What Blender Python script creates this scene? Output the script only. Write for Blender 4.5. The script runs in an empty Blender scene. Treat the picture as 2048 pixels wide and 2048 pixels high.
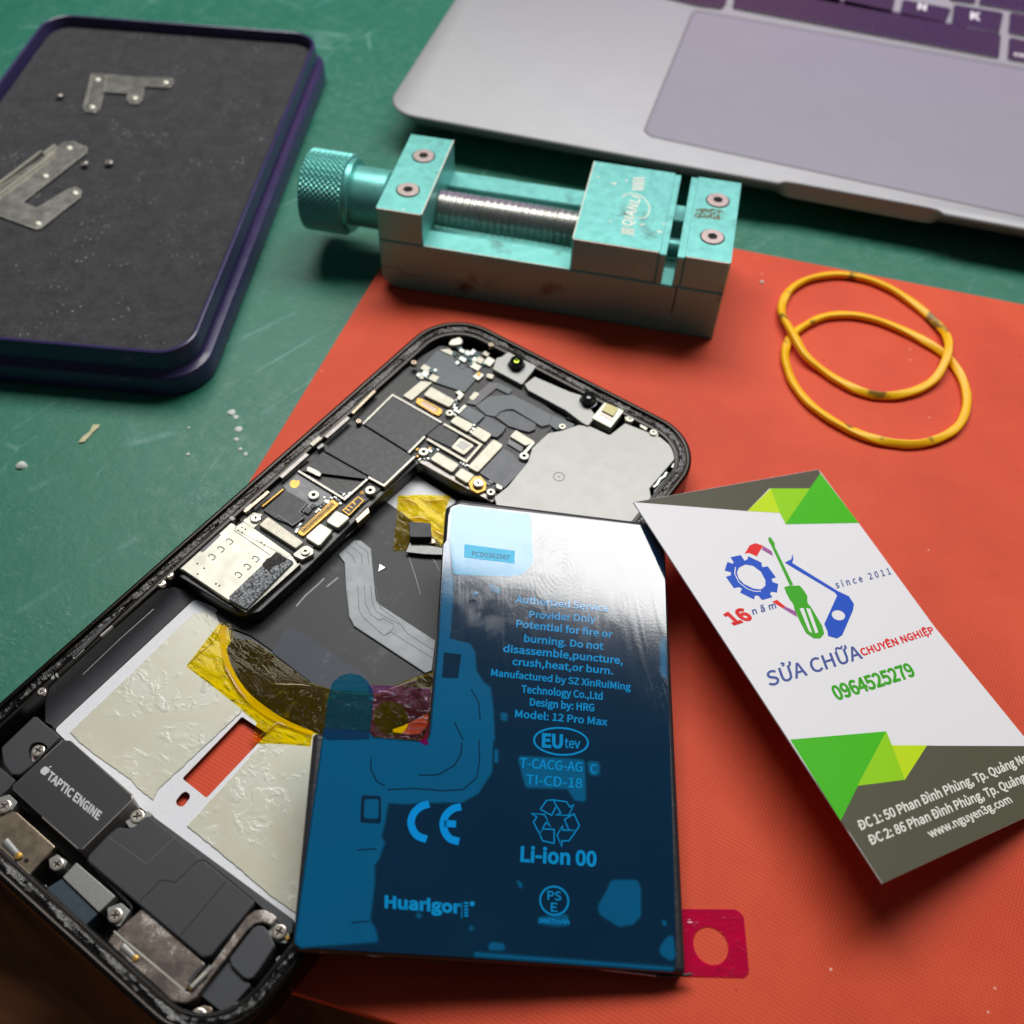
import bpy, bmesh, math, random
import mathutils
from mathutils import Vector, Matrix
from mathutils.geometry import tessellate_polygon
random.seed(7)
SC = bpy.context.scene
COL = SC.collection
MM = 0.001

# ---------------------------------------------------------------- camera (measured from the photograph, mm)
CAM_R = ((0.8151896, 0.5785533, 0.0272405), (0.4740483, -0.6394407, -0.6053046), (-0.3327822, 0.5063514, -0.7955276))
CAM_C = Vector((87.9557, -77.9638, 189.0083))
FPX = 2048.0
cam_d = bpy.data.cameras.new("camera"); cam = bpy.data.objects.new("camera", cam_d); COL.objects.link(cam)
xr, yd, zf = (Vector(r) for r in CAM_R)
m = Matrix((xr, -yd, -zf)).transposed().to_4x4(); m.translation = CAM_C * MM
cam.matrix_world = m
cam_d.sensor_width = 36.0; cam_d.lens = 36.0 * FPX / 2048.0
cam_d.clip_start = 0.005; cam_d.clip_end = 20.0
cam_d.dof.use_dof = True; cam_d.dof.focus_distance = 0.205; cam_d.dof.aperture_fstop = 16.0
SC.camera = cam

# ---------------------------------------------------------------- world, lamp, exposure
world = bpy.data.worlds.new("World"); SC.world = world; world.use_nodes = True
bg = world.node_tree.nodes["Background"]; bg.inputs[0].default_value = (0.80, 0.88, 1.0, 1); bg.inputs[1].default_value = 0.05
SC.view_settings.view_transform = 'Standard'; SC.view_settings.look = 'None'
SC.view_settings.exposure = 0.0; SC.view_settings.gamma = 1.0
SC.view_settings.use_curve_mapping = False
ld = bpy.data.lights.new("desk_lamp_light", 'AREA'); lo = bpy.data.objects.new("desk_lamp_light", ld); COL.objects.link(lo)
ld.shape = 'RECTANGLE'; ld.size = 0.77; ld.size_y = 0.255; ld.energy = 6.6; ld.color = (1.0, 0.985, 0.955)
la, le = math.radians(117), math.radians(55.5)
ctr = Vector((0.03, 0.02, 0.008)); ldir = Vector((math.cos(le) * math.cos(la), math.cos(le) * math.sin(la), math.sin(le)))
lo.location = ctr + ldir * 0.75
lo.rotation_euler = (-ldir).to_track_quat('-Z', 'Y').to_euler()
lo.rotation_euler = Matrix((ldir.cross(Vector((0, 0, 1))).normalized(), ldir.cross(ldir.cross(Vector((0, 0, 1))).normalized()).normalized(), ldir)).transposed().to_euler()
try:
    SC.cycles.use_denoising = True
    SC.cycles.max_bounces = 10; SC.cycles.transparent_max_bounces = 12
except Exception: pass

# ---------------------------------------------------------------- tracing: pixels of the photograph -> points on real planes
ZOOM = {'A': (750, 600, 6.44), 'B': (1200, 750, 6.44), 'C': (0, 1350, 9.66), 'D': (0, 1650, 4.83), 'E': (350, 1748, 6.44), 'F': (450, 750, 6.44),
        'G': (700, 950, 6.44), 'H': (550, 1300, 4.83), 'I': (400, 900, 4.83), 'J': (0, 1000, 2.76), 'K': (400, 700, 3.22), 'L': (800, 600, 2.972),
        'M': (0, 1400, 2.972), 'N': (550, 950, 1.84), 'O': (1250, 900, 2.147), 'Q': (570, 250, 4.83), 'R': (1100, 280, 4.6), 'S': (1500, 500, 3.864),
        'T': (1400, 0, 2.981), 'U': (0, 0, 2.76), 'V': (1750, 1400, 4.829), 'W': (1250, 1750, 6.44), 'X1': (850, 680, 6.44), 'X2': (320, 950, 6.44),
        'X3': (0, 1480, 7.728), 'X4': (100, 1180, 6.44), 'X5': (430, 1230, 6.44), 'X6': (0, 250, 7.728), 'X7': (100, 120, 6.9), 'Y1': (880, 980, 3.864),
        'Y2': (580, 1480, 4.391), 'Y3': (950, 1480, 4.025), 'Y4': (1400, 1050, 3.864), 'Y5': (500, 1180, 4.83), 'Y6': (0, 1750, 3.22), '': (0, 0, 1.0),
        'P': (0, 560, 2.841)}
def px(s):
    """'K 1,2 3,4' -> full-picture pixel pairs; a zoom letter may change midway"""
    z = ZOOM['']; out = []
    for t in s.split():
        if t in ZOOM: z = ZOOM[t]
        elif t == '*': z = ZOOM['']
        else:
            x, y = t.split(','); out.append((z[0] + float(x) / z[2], z[1] + float(y) / z[2]))
    return out
def ray(u, v):
    return xr * ((u - 1024) / FPX) + yd * ((v - 1024) / FPX) + zf
class Frame:
    """a thing's own axes (mm): origin, x, y, z"""
    def __init__(s, o, x, y, z):
        s.o = Vector(o); s.r = Matrix((Vector(x), Vector(y), Vector(z)))      # rows = axes
        s.m = s.r.transposed().to_4x4(); s.m.translation = s.o
    def pt(s, u, v, z=0.0):
        d = s.r @ ray(u, v); c = s.r @ (CAM_C - s.o); k = (z - c.z) / d.z
        p = c + d * k; return (p.x, p.y)
    def pts(s, pl, z=0.0): return [s.pt(u, v, z) for u, v in (px(pl) if isinstance(pl, str) else pl)]
def zframe(x, y, z, ang=0.0):
    a = math.radians(ang); return Frame((x, y, z), (math.cos(a), math.sin(a), 0), (-math.sin(a), math.cos(a), 0), (0, 0, 1))

# ---------------------------------------------------------------- objects
def thing(name, label, cat, fr, group=None):
    o = bpy.data.objects.new(name, None); COL.objects.link(o); o.empty_display_size = 0.01
    mw = fr.m.copy(); mw.translation = fr.o * MM; o.matrix_world = mw
    o['label'] = label; o['category'] = cat
    if group: o['group'] = group
    FR[o.name] = fr
    return o
FR = {}
def link(name, me, mats, root=None, smooth=35):
    for mt in (mats if isinstance(mats, (list, tuple)) else [mats]): me.materials.append(mt)
    o = bpy.data.objects.new(name, me); COL.objects.link(o)
    if root is not None: o.parent = root
    if smooth:
        for p in me.polygons: p.use_smooth = True
        me.set_sharp_from_angle(angle=math.radians(smooth))
    return o
class MB:
    """collects verts and faces (mm) with a material slot each"""
    def __init__(s): s.v = []; s.f = []; s.mi = []
    def add(s, vs, fs, mi=0):
        b = len(s.v); s.v += [tuple(v) for v in vs]; s.f += [tuple(b + i for i in f) for f in fs]; s.mi += [mi] * len(fs)
    def mesh(s, name, xf=None):
        me = bpy.data.meshes.new(name)
        vs = [(xf @ Vector(v)) for v in s.v] if xf is not None else [Vector(v) for v in s.v]
        me.from_pydata([v * MM for v in vs], [], s.f); me.polygons.foreach_set('material_index', s.mi); me.update()
        return me
    def build(s, name, mats, root=None, fr=None, smooth=35):
        xf = None
        if fr is not None and root is not None:
            rf = FR[root.name if root.name in FR else root.parent.name]
            if rf is not fr: xf = rf.m.inverted() @ fr.m
        return link(name, s.mesh(name, xf), mats, root, smooth)
def area(p): return 0.5 * sum(p[i - 1][0] * p[i][1] - p[i][0] * p[i - 1][1] for i in range(len(p)))
def ccw(p): return list(p) if area(p) > 0 else list(p)[::-1]
def rounded(p, r, n=5):
    """round the corners of polygon p with radius r (number or one per corner)"""
    if not r: return list(p)
    out = []; k = len(p)
    for i in range(k):
        a, b, c = (Vector((*p[i - 1], 0)), Vector((*p[i], 0)), Vector((*p[(i + 1) % k], 0)))
        u, w = a - b, c - b; lu, lw = u.length, w.length
        if lu < 1e-6 or lw < 1e-6: continue
        u /= lu; w /= lw; cs = max(-1, min(1, u.dot(w))); th = math.acos(cs)
        if th > 2.9: out.append((b.x, b.y)); continue
        t = min(r / math.tan(th / 2), 0.45 * lu, 0.45 * lw); rr = t * math.tan(th / 2)
        bis = (u + w).normalized(); o = b + bis * (rr / math.sin(th / 2))
        s0 = b + u * t - o; s1 = b + w * t - o
        a0 = math.atan2(s0.y, s0.x); a1 = math.atan2(s1.y, s1.x); da = (a1 - a0 + math.pi) % (2 * math.pi) - math.pi
        for j in range(n + 1):
            q = a0 + da * j / n; out.append((o.x + rr * math.cos(q), o.y + rr * math.sin(q)))
    return out
def offset(p, d):
    """offset a ccw polygon inward by d"""
    out = []; k = len(p)
    for i in range(k):
        a, b, c = p[i - 1], p[i], p[(i + 1) % k]
        e1 = Vector((b[0] - a[0], b[1] - a[1])); e2 = Vector((c[0] - b[0], c[1] - b[1]))
        if e1.length < 1e-9: e1 = e2.copy()
        if e2.length < 1e-9: e2 = e1.copy()
        e1.normalize(); e2.normalize(); n1 = Vector((-e1.y, e1.x)); n2 = Vector((-e2.y, e2.x)); n = n1 + n2
        if n.length < 1e-6: n = n1
        n.normalize(); cs = max(0.45, n.dot(n1)); out.append((b[0] + n.x * d / cs, b[1] + n.y * d / cs))
    return out
def fill(mb, loops, z, mi=0, flip=False, zf=None):
    vs = [Vector((x, y, 0)) for lp in loops for x, y in lp]
    tr = tessellate_polygon([[Vector((x, y, 0)) for x, y in lp] for lp in loops])
    fs = []
    for t in tr:
        a, b, c = (vs[i] for i in t); s = (b - a).cross(c - a).z
        if abs(s) < 1e-12: continue
        t = tuple(t) if (s > 0) != flip else tuple(t)[::-1]; fs.append(t)
    mb.add([(v.x, v.y, zf(v.x, v.y) if zf else z) for v in vs], fs, mi)
def prism(mb, p, z0, z1, bev=0.0, holes=(), mi=0, mis=None, bottom=False):
    p = ccw(p); mis = mi if mis is None else mis; k = len(p)
    if bev > 0:
        rings = [(p, z0), (p, z1 - bev), (offset(p, bev * 0.3), z1 - bev * 0.3), (offset(p, bev), z1)]
    else: rings = [(p, z0), (p, z1)]
    vs = []; fs = []
    for q, z in rings: vs += [(x, y, z) for x, y in q]
    for j in range(len(rings) - 1):
        for i in range(k):
            i2 = (i + 1) % k; fs.append((j * k + i, j * k + i2, (j + 1) * k + i2, (j + 1) * k + i))
    mb.add(vs, fs, mis)
    hs = [ccw(h)[::-1] for h in holes]
    fill(mb, [rings[-1][0]] + hs, z1, mi)
    if bottom: fill(mb, [p] + hs, z0, mis, True)
    for h in hs:
        n = len(h); mb.add([(x, y, z1) for x, y in h] + [(x, y, z0) for x, y in h], [(i, n + i, n + (i + 1) % n, (i + 1) % n)[::-1] for i in range(n)], mis)
def plate(root, name, pl, z0, z1, mat, bev=0.1, rnd=0.0, holes=(), fr=None, side=None, label=None):
    """traced outline (its top at height z1 of the frame) as a solid plate"""
    fr = fr or FR[root.name if root.name in FR else root.parent.name]
    p = rounded(ccw(fr.pts(pl, z1)), rnd); mb = MB()
    prism(mb, p, z0, z1, bev, [fr.pts(h, z1) if isinstance(h, str) else h for h in holes], 0, 1 if side else 0)
    o = mb.build(name, [mat, side] if side else mat, root, fr)
    if label: o['label'] = label
    return o
def ribbon(mb, pts, w, z0, z1, mi=0, closed=False, ends=True):
    """raised strip of width w along a polyline"""
    k = len(pts); L = []; R_ = []
    for i in range(k):
        a = pts[i - 1] if (i or closed) else pts[i]; b = pts[(i + 1) % k] if (i < k - 1 or closed) else pts[i]; c = pts[i]
        d1 = Vector((c[0] - a[0], c[1] - a[1])); d2 = Vector((b[0] - c[0], b[1] - c[1]))
        if d1.length < 1e-9: d1 = d2.copy()
        if d2.length < 1e-9: d2 = d1.copy()
        d1.normalize(); d2.normalize(); n1 = Vector((-d1.y, d1.x)); n = n1 + Vector((-d2.y, d2.x))
        if n.length < 1e-6: n = n1
        n.normalize(); h = w / 2 / max(0.5, n.dot(n1))
        L.append((c[0] + n.x * h, c[1] + n.y * h)); R_.append((c[0] - n.x * h, c[1] - n.y * h))
    vs = [(x, y, z1) for x, y in L] + [(x, y, z1) for x, y in R_] + [(x, y, z0) for x, y in L] + [(x, y, z0) for x, y in R_]; fs = []
    for i in range(k if closed else k - 1):
        j = (i + 1) % k
        fs += [(i, k + i, k + j, j), (2 * k + i, i, j, 2 * k + j), (k + i, 3 * k + i, 3 * k + j, k + j)]
    if not closed and ends: fs += [(0, 2 * k, 3 * k, k), (k - 1, 2 * k - 1, 4 * k - 1, 3 * k - 1)]
    mb.add(vs, fs, mi)
def lines(root, name, paths, w, z0, z1, mat, fr=None):
    fr = fr or FR[root.name if root.name in FR else root.parent.name]; mb = MB()
    for p in paths:
        q = fr.pts(p, z1) if isinstance(p, str) else p
        cl = len(q) > 2 and math.hypot(q[0][0] - q[-1][0], q[0][1] - q[-1][1]) < 1e-3
        ribbon(mb, q[:-1] if cl else q, w, z0, z1, 0, cl)
    return mb.build(name, mat, root, fr)
def circle(cx, cy, r, n=24, ry=None): return [(cx + r * math.cos(2 * math.pi * i / n), cy + (ry or r) * math.sin(2 * math.pi * i / n)) for i in range(n)]
def lathe(mb, prof, n=28, mi=0, c=(0, 0), ax='z', cap0=False, cap1=True, rough=None):
    vs = []; fs = []; k = len(prof)
    for j, (r, z) in enumerate(prof):
        for i in range(n):
            a = 2 * math.pi * i / n; q = r if rough is None else r + rough(i, j)
            x, y = q * math.cos(a), q * math.sin(a)
            vs.append((c[0] + x, c[1] + y, z) if ax == 'z' else (z, c[0] + x, c[1] + y))
    for j in range(k - 1):
        for i in range(n):
            i2 = (i + 1) % n; fs.append((j * n + i, j * n + i2, (j + 1) * n + i2, (j + 1) * n + i))
    if cap1: fs.append(tuple((k - 1) * n + i for i in range(n)))
    if cap0: fs.append(tuple(range(n))[::-1])
    mb.add(vs, fs, mi)
def tube(mb, path, r, n=10, closed=False, mi=0, flat=1.0):
    P_ = [Vector(p) for p in path]; k = len(P_); vs = []; fs = []
    for i in range(k):
        a = P_[i - 1] if (i or closed) else P_[i]; b = P_[(i + 1) % k] if (i < k - 1 or closed) else P_[i]
        t = (b - a).normalized(); s = t.cross(Vector((0, 0, 1)))
        s = s.normalized() if s.length > 1e-6 else Vector((1, 0, 0)); u = s.cross(t)
        ri = r[i] if isinstance(r, (list, tuple)) else r
        for j in range(n):
            q = 2 * math.pi * j / n; vs.append(P_[i] + s * (ri * math.cos(q)) + u * (ri * flat * math.sin(q)))
    for i in range(k if closed else k - 1):
        i2 = (i + 1) % k
        for j in range(n):
            j2 = (j + 1) % n; fs.append((i * n + j, i2 * n + j, i2 * n + j2, i * n + j2)[::-1])
    if not closed: fs += [tuple(range(n)), tuple((k - 1) * n + j for j in range(n))[::-1]]
    mb.add(vs, fs, mi)
def smooth_path(pts, n=8, closed=False):
    """Catmull-Rom through the points"""
    P_ = [Vector((*p, 0)) if len(p) == 2 else Vector(p) for p in pts]; k = len(P_); out = []
    for i in range(k if closed else k - 1):
        p0 = P_[i - 1] if (i or closed) else P_[i]; p1 = P_[i]; p2 = P_[(i + 1) % k]; p3 = P_[(i + 2) % k] if (i + 2 < k or closed) else P_[(i + 1) % k]
        for j in range(n):
            t = j / n; out.append(0.5 * ((2 * p1) + (p2 - p0) * t + (2 * p0 - 5 * p1 + 4 * p2 - p3) * t * t + (3 * p1 - p0 - 3 * p2 + p3) * t ** 3))
    if not closed: out.append(P_[-1])
    return out
def rrect(w, h, r, off=0.0, n=8):
    """rounded rectangle about the origin, offset inward; constant point count"""
    r2 = max(0.02, r - off); x = w / 2 - off - r2; y = h / 2 - off - r2; out = []
    for cx, cy, a in ((x, y, 0), (-x, y, 90), (-x, -y, 180), (x, -y, 270)):
        for j in range(n + 1):
            q = math.radians(a + 90 * j / n); out.append((cx + r2 * math.cos(q), cy + r2 * math.sin(q)))
    return out
def sweep_rr(mb, w, h, r, prof, n=8, mi=0, c=(0, 0), closed=False):
    vs = []; fs = []; k = 4 * (n + 1)
    for off, z in prof: vs += [(c[0] + x, c[1] + y, z) for x, y in rrect(w, h, r, off, n)]
    m = len(prof)
    for j in range(m if closed else m - 1):
        for i in range(k):
            i2 = (i + 1) % k; fs.append((j * k + i, j * k + i2, ((j + 1) % m) * k + i2, ((j + 1) % m) * k + i))
    mb.add(vs, fs, mi)
_txt = {}
try: FONT = bpy.data.fonts.load(bpy.utils.system_resource('DATAFILES', path='fonts') + '/Noto Sans CJK Regular.woff2')     # a typeface that comes with Blender
except Exception: FONT = None
CAP = [1.0]
def text_geo(s, space=1.0):
    """outlines of a line of text: x from 0 to 1, y in capital heights"""
    key = (s, space)
    if key in _txt: return _txt[key]
    cu = bpy.data.curves.new('lettering', 'FONT'); cu.body = s; cu.font = FONT or cu.font; cu.size = 1.0; cu.space_character = space; cu.resolution_u = 3
    ob = bpy.data.objects.new('lettering', cu); COL.objects.link(ob)
    dg = bpy.context.evaluated_depsgraph_get(); me = bpy.data.meshes.new_from_object(ob.evaluated_get(dg))
    bm = bmesh.new(); bm.from_mesh(me); bmesh.ops.remove_doubles(bm, verts=bm.verts, dist=1e-6); bm.verts.index_update()
    vs = [(v.co.x, v.co.y) for v in bm.verts]; fs = [tuple(v.index for v in f.verts) for f in bm.faces]; nxt = {}
    for e in bm.edges:
        if len(e.link_faces) == 1:
            a, b = e.verts[0].index, e.verts[1].index; nxt.setdefault(a, []).append(b); nxt.setdefault(b, []).append(a)
    bm.free(); loops = []; seen = set()
    for a in list(nxt):
        if a in seen: continue
        lp = [a]; seen.add(a); cur = a
        while True:
            c = [q for q in nxt[cur] if q not in seen]
            if not c: break
            cur = c[0]; seen.add(cur); lp.append(cur)
        if len(lp) > 2: loops.append(lp)
    bpy.data.objects.remove(ob); bpy.data.curves.remove(cu); bpy.data.meshes.remove(me)
    xs = [v[0] for v in vs]; mn, mx = min(xs), max(xs)
    _txt[key] = ([((x - mn) / (mx - mn), y / CAP[0]) for x, y in vs], fs, loops); return _txt[key]
CAP[0] = max(y for _, y in text_geo('H')[0]); _txt.clear()
def lettering(mb, fr, s, q, z, bold=0.03, mi=0, space=1.0):
    """s set on the traced baseline: q = left end, right end, top of the first capital; bold = stroke gain in capital heights"""
    a, b, c = (Vector(p) for p in fr.pts(q, z)); vs, fs, loops = text_geo(s, space); ex, ey = b - a, c - a
    pts = [(*(a + ex * x + ey * y), z) for x, y in vs]; out = []
    for f in fs:
        p = [pts[i] for i in f]; ar = area([(v[0], v[1]) for v in p]); out.append(f if ar > 0 else f[::-1])
    mb.add(pts, out, mi)
    w = 1.5 * bold * abs(ex.x * ey.y - ex.y * ey.x) / ex.length
    for k, lp in enumerate(loops):
        p = [(pts[i][0], pts[i][1]) for i in lp]; p = [v for i, v in enumerate(p) if math.hypot(v[0] - p[i - 1][0], v[1] - p[i - 1][1]) > w * 0.08]
        if len(p) > 2: ribbon(mb, p, w, z - 0.01, z + 0.004 + 0.0015 * (k % 4), mi, True)

# ---------------------------------------------------------------- materials
def s2l(c): return tuple(((x / 255 / 12.92) if x / 255 <= 0.04045 else ((x / 255 + 0.055) / 1.055) ** 2.4) for x in c)
class NT:
    def __init__(s, name):
        s.m = bpy.data.materials.new(name); s.m.use_nodes = True; s.t = s.m.node_tree; s.n = s.t.nodes; s.l = s.t.links
        s.b = s.n['Principled BSDF']; s.out = s.n['Material Output']; s.co = None
    def node(s, ty, **kw):
        n = s.n.new(ty)
        for k, v in kw.items(): setattr(n, k, v)
        return n
    def inp(s, n, key, v):
        if hasattr(v, 'is_output'): s.l.new(v, n.inputs[key])
        else: n.inputs[key].default_value = v
    def coord(s):
        if s.co is None: s.co = s.node('ShaderNodeTexCoord').outputs['Object']
        return s.co
    def mapped(s, scale=(1, 1, 1), rot=0.0, loc=(0, 0, 0)):
        n = s.node('ShaderNodeMapping'); s.l.new(s.coord(), n.inputs[0]); n.inputs['Scale'].default_value = scale
        n.inputs['Rotation'].default_value = (0, 0, math.radians(rot)); n.inputs['Location'].default_value = loc; return n.outputs[0]
    def noise(s, scale, detail=3, rough=0.55, vec=None, dist=0.0):
        n = s.node('ShaderNodeTexNoise'); s.l.new(vec or s.coord(), n.inputs['Vector'])
        n.inputs['Scale'].default_value = scale; n.inputs['Detail'].default_value = detail; n.inputs['Roughness'].default_value = rough; n.inputs['Distortion'].default_value = dist
        return n.outputs[0]
    def wave(s, scale, vec=None, dist=0.0, kind='BANDS', dscale=1.0, direction='X'):
        n = s.node('ShaderNodeTexWave', wave_type=kind); s.l.new(vec or s.coord(), n.inputs['Vector'])
        if kind == 'BANDS': n.bands_direction = direction
        else: n.rings_direction = 'Z'
        n.inputs['Scale'].default_value = scale; n.inputs['Distortion'].default_value = dist; n.inputs['Detail Scale'].default_value = dscale; return n.outputs['Fac']
    def voro(s, scale, feature='F1', out='Distance', vec=None, rnd=1.0):
        n = s.node('ShaderNodeTexVoronoi', feature=feature); s.l.new(vec or s.coord(), n.inputs['Vector']); n.inputs['Scale'].default_value = scale
        n.inputs['Randomness'].default_value = rnd; return n.outputs[out]
    def ramp(s, f, stops, interp='LINEAR'):
        n = s.node('ShaderNodeValToRGB'); n.color_ramp.interpolation = interp; e = n.color_ramp.elements
        while len(e) < len(stops): e.new(0.5)
        for i, (p, c) in enumerate(stops): e[i].position = p; e[i].color = (*c, 1) if hasattr(c, '__len__') else (c, c, c, 1)
        s.l.new(f, n.inputs[0]); return n.outputs[0]
    def math(s, op, a, b=0.0, clamp=False):
        n = s.node('ShaderNodeMath', operation=op, use_clamp=clamp); s.inp(n, 0, a); s.inp(n, 1, b); return n.outputs[0]
    def mix(s, f, a, b):
        n = s.node('ShaderNodeMix', data_type='RGBA'); s.inp(n, 0, f)
        for k, v in ((6, a), (7, b)):
            if hasattr(v, 'is_output'): s.l.new(v, n.inputs[k])
            else: n.inputs[k].default_value = (*v, 1) if len(v) == 3 else v
        return n.outputs[2]
    def bump(s, h, dist, strength=1.0, prev=None):
        n = s.node('ShaderNodeBump'); s.l.new(h, n.inputs['Height']); n.inputs['Distance'].default_value = dist; n.inputs['Strength'].default_value = strength
        if prev is not None: s.l.new(prev, n.inputs['Normal'])
        return n.outputs[0]
    def set(s, **kw):
        for k, v in kw.items():
            key = {'col': 'Base Color', 'rough': 'Roughness', 'metal': 'Metallic', 'spec': 'Specular IOR Level', 'coat': 'Coat Weight', 'normal': 'Normal', 'alpha': 'Alpha', 'emit': 'Emission Color', 'estr': 'Emission Strength', 'coatr': 'Coat Roughness'}[k]
            if hasattr(v, 'is_output'): s.l.new(v, s.b.inputs[key])
            elif hasattr(v, '__len__'): s.b.inputs[key].default_value = (*v, 1)
            else: s.b.inputs[key].default_value = v
        return s.m
def basic(name, col, rough=0.5, metal=0.0, spec=0.5, var=0.12, vscale=400, bscale=0, bdist=0.00003, rvar=0.1, coat=0.0, rgb=False):
    """plain procedural surface: mottled tone, uneven gloss, optional fine grain"""
    t = NT(name); c = s2l(col); f = t.noise(vscale, 4, 0.6)
    t.set(col=t.mix(f, tuple(x * (1 - var) for x in c), tuple(min(1, x * (1 + var)) for x in c)), metal=metal, spec=spec, coat=coat)
    g = t.noise(vscale * 2.3, 3); t.set(rough=t.math('ADD', t.math('MULTIPLY', g, 2 * rvar), rough - rvar, True))
    if bscale: t.set(normal=t.bump(t.noise(bscale, 3, 0.6), bdist))
    return t.m
def clear_film(name, tint, rough=0.06, body=0.12, bodycol=None, wr=(350, 0.00012), gl=0.09, ridges=False):
    """tinted see-through plastic with a glossy wrinkled skin"""
    t = NT(name); tr = t.node('ShaderNodeBsdfTransparent'); tr.inputs[0].default_value = (*tint, 1)
    nm = t.bump(t.noise(wr[0], 4, 0.55, dist=0.6), wr[1])
    if ridges:   # stretched and crumpled: flat in between, with sharp little ridges
        r1 = t.ramp(t.noise(110, 3, 0.6, t.mapped((1, 5.0, 1), 28), 0.8), [(0.50, 0.0), (0.56, 1.0), (0.62, 0.0)]); r2 = t.ramp(t.noise(150, 2, 0.5, t.mapped((1, 2.2, 1), -40), 1.2), [(0.54, 0.0), (0.60, 1.0)])
        nm = t.bump(t.math('ADD', r1, r2), 0.00016, 0.8)
    gs = t.node('ShaderNodeBsdfGlossy'); gs.inputs['Roughness'].default_value = rough; t.l.new(nm, gs.inputs['Normal'])
    df = t.node('ShaderNodeBsdfDiffuse'); df.inputs[0].default_value = (*(bodycol or tint), 1)
    m1 = t.node('ShaderNodeMixShader'); m1.inputs[0].default_value = body; t.l.new(tr.outputs[0], m1.inputs[1]); t.l.new(df.outputs[0], m1.inputs[2])
    lw = t.node('ShaderNodeFresnel'); lw.inputs[0].default_value = 1.42; t.l.new(nm, lw.inputs['Normal'])
    m2 = t.node('ShaderNodeMixShader'); t.l.new(t.math('ADD', lw.outputs[0], gl - 0.04, True), m2.inputs[0]); t.l.new(m1.outputs[0], m2.inputs[1]); t.l.new(gs.outputs[0], m2.inputs[2])
    t.l.new(m2.outputs[0], t.out.inputs[0]); return t.m
M = {}
# red silicone mat: fine diagonal weave, dust and small dark specks
t = NT('red_silicone'); w1 = t.wave(520, t.mapped(rot=14), 0.7, dscale=40); w2 = t.wave(430, t.mapped(rot=104), 0.7, dscale=40)
wv = t.math('MULTIPLY', w1, w2); big = t.noise(26, 6, 0.65); sm = t.noise(900, 2)
c = t.ramp(big, [(0.36, s2l((206, 68, 36))), (0.5, s2l((216, 74, 40))), (0.64, s2l((223, 82, 46)))]); c = t.mix(t.ramp(wv, [(0.0, 0.0), (0.6, 0.35)]), c, s2l((232, 92, 58)))
sp = t.ramp(t.voro(190), [(0.035, 1.0), (0.06, 0.0)]); pk = t.ramp(t.noise(60, 2), [(0.56, 0.0), (0.62, 1.0)])
c = t.mix(t.math('MULTIPLY', sp, pk), c, s2l((255, 190, 165))); sp2 = t.ramp(t.voro(140, vec=t.mapped(loc=(0.3, 0.2, 0))), [(0.03, 1.0), (0.055, 0.0)])
pk2 = t.ramp(t.noise(45, 2, vec=t.mapped(loc=(0.7, 0.1, 0))), [(0.52, 0.0), (0.58, 1.0)]); c = t.mix(t.math('MULTIPLY', sp2, pk2), c, s2l((90, 30, 20)))
M['red'] = t.set(col=c, rough=0.62, spec=0.35, normal=t.bump(wv, 0.00006, 0.7))
# green work surface: scuffed, scratched, faintly dusty
t = NT('green_work_surface'); sc = t.wave(60, t.mapped((1, 6, 1), 33), 9, dscale=3); v1 = t.voro(55, 'DISTANCE_TO_EDGE', vec=t.mapped((1, 0.35, 1), 40)); n1 = t.noise(35, 5, 0.65); n2 = t.noise(260, 4, 0.7)
crv = t.math('MULTIPLY', t.ramp(sc, [(0.955, 0.0), (0.985, 1.0)]), t.ramp(t.noise(48, 3), [(0.5, 0.0), (0.62, 0.7)]))
scr = t.math('MULTIPLY', t.ramp(v1, [(0.004, 1.0), (0.02, 0.0)]), t.ramp(n1, [(0.5, 0.0), (0.64, 0.8)])); scr = t.math('MAXIMUM', scr, crv)
c = t.mix(n1, s2l((22, 104, 80)), s2l((42, 120, 100))); c = t.mix(t.math('MULTIPLY', t.ramp(n2, [(0.52, 0.0), (0.75, 0.16)]), 1.0), c, s2l((120, 160, 150))); c = t.mix(t.math('MULTIPLY', scr, 0.55), c, s2l((130, 175, 165)))
M['green'] = t.set(col=c, rough=t.ramp(n2, [(0.3, 0.36), (0.7, 0.55)]), spec=0.5, normal=t.bump(scr, 0.00008, 0.6, t.bump(n2, 0.00012)))
t = NT('dark_wood'); g = t.noise(14, 6, 0.6, t.mapped((1, 9, 1), 52), 1.2); c = t.ramp(g, [(0.3, s2l((120, 64, 28))), (0.55, s2l((176, 104, 46))), (0.75, s2l((214, 140, 70)))])
M['wood'] = t.set(col=c, rough=0.5)
# purple tin and its foam
M['tin'] = basic('purple_lacquer', (56, 48, 92), 0.30, 0.0, 0.4, 0.1, 90, coat=0.1)
M['tin_in'] = basic('dark_lacquer', (40, 36, 48), 0.45)
t = NT('black_foam'); n1 = t.noise(190, 6, 0.85); v = t.voro(560); n2 = t.noise(90, 3)
sp = t.math('MULTIPLY', t.ramp(v, [(0.10, 1.0), (0.19, 0.0)]), t.ramp(n2, [(0.5, 0.0), (0.68, 1.0)]))  # pale specks: sparkle of the grain painted into the foam's colour
c = t.mix(n1, s2l((18, 18, 20)), s2l((92, 92, 95))); c = t.mix(t.math('MULTIPLY', sp, 0.9), c, s2l((175, 174, 172)))
M['foam'] = t.set(col=c, rough=0.85, spec=0.3, normal=t.bump(n1, 0.0012, 1.0))
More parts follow.
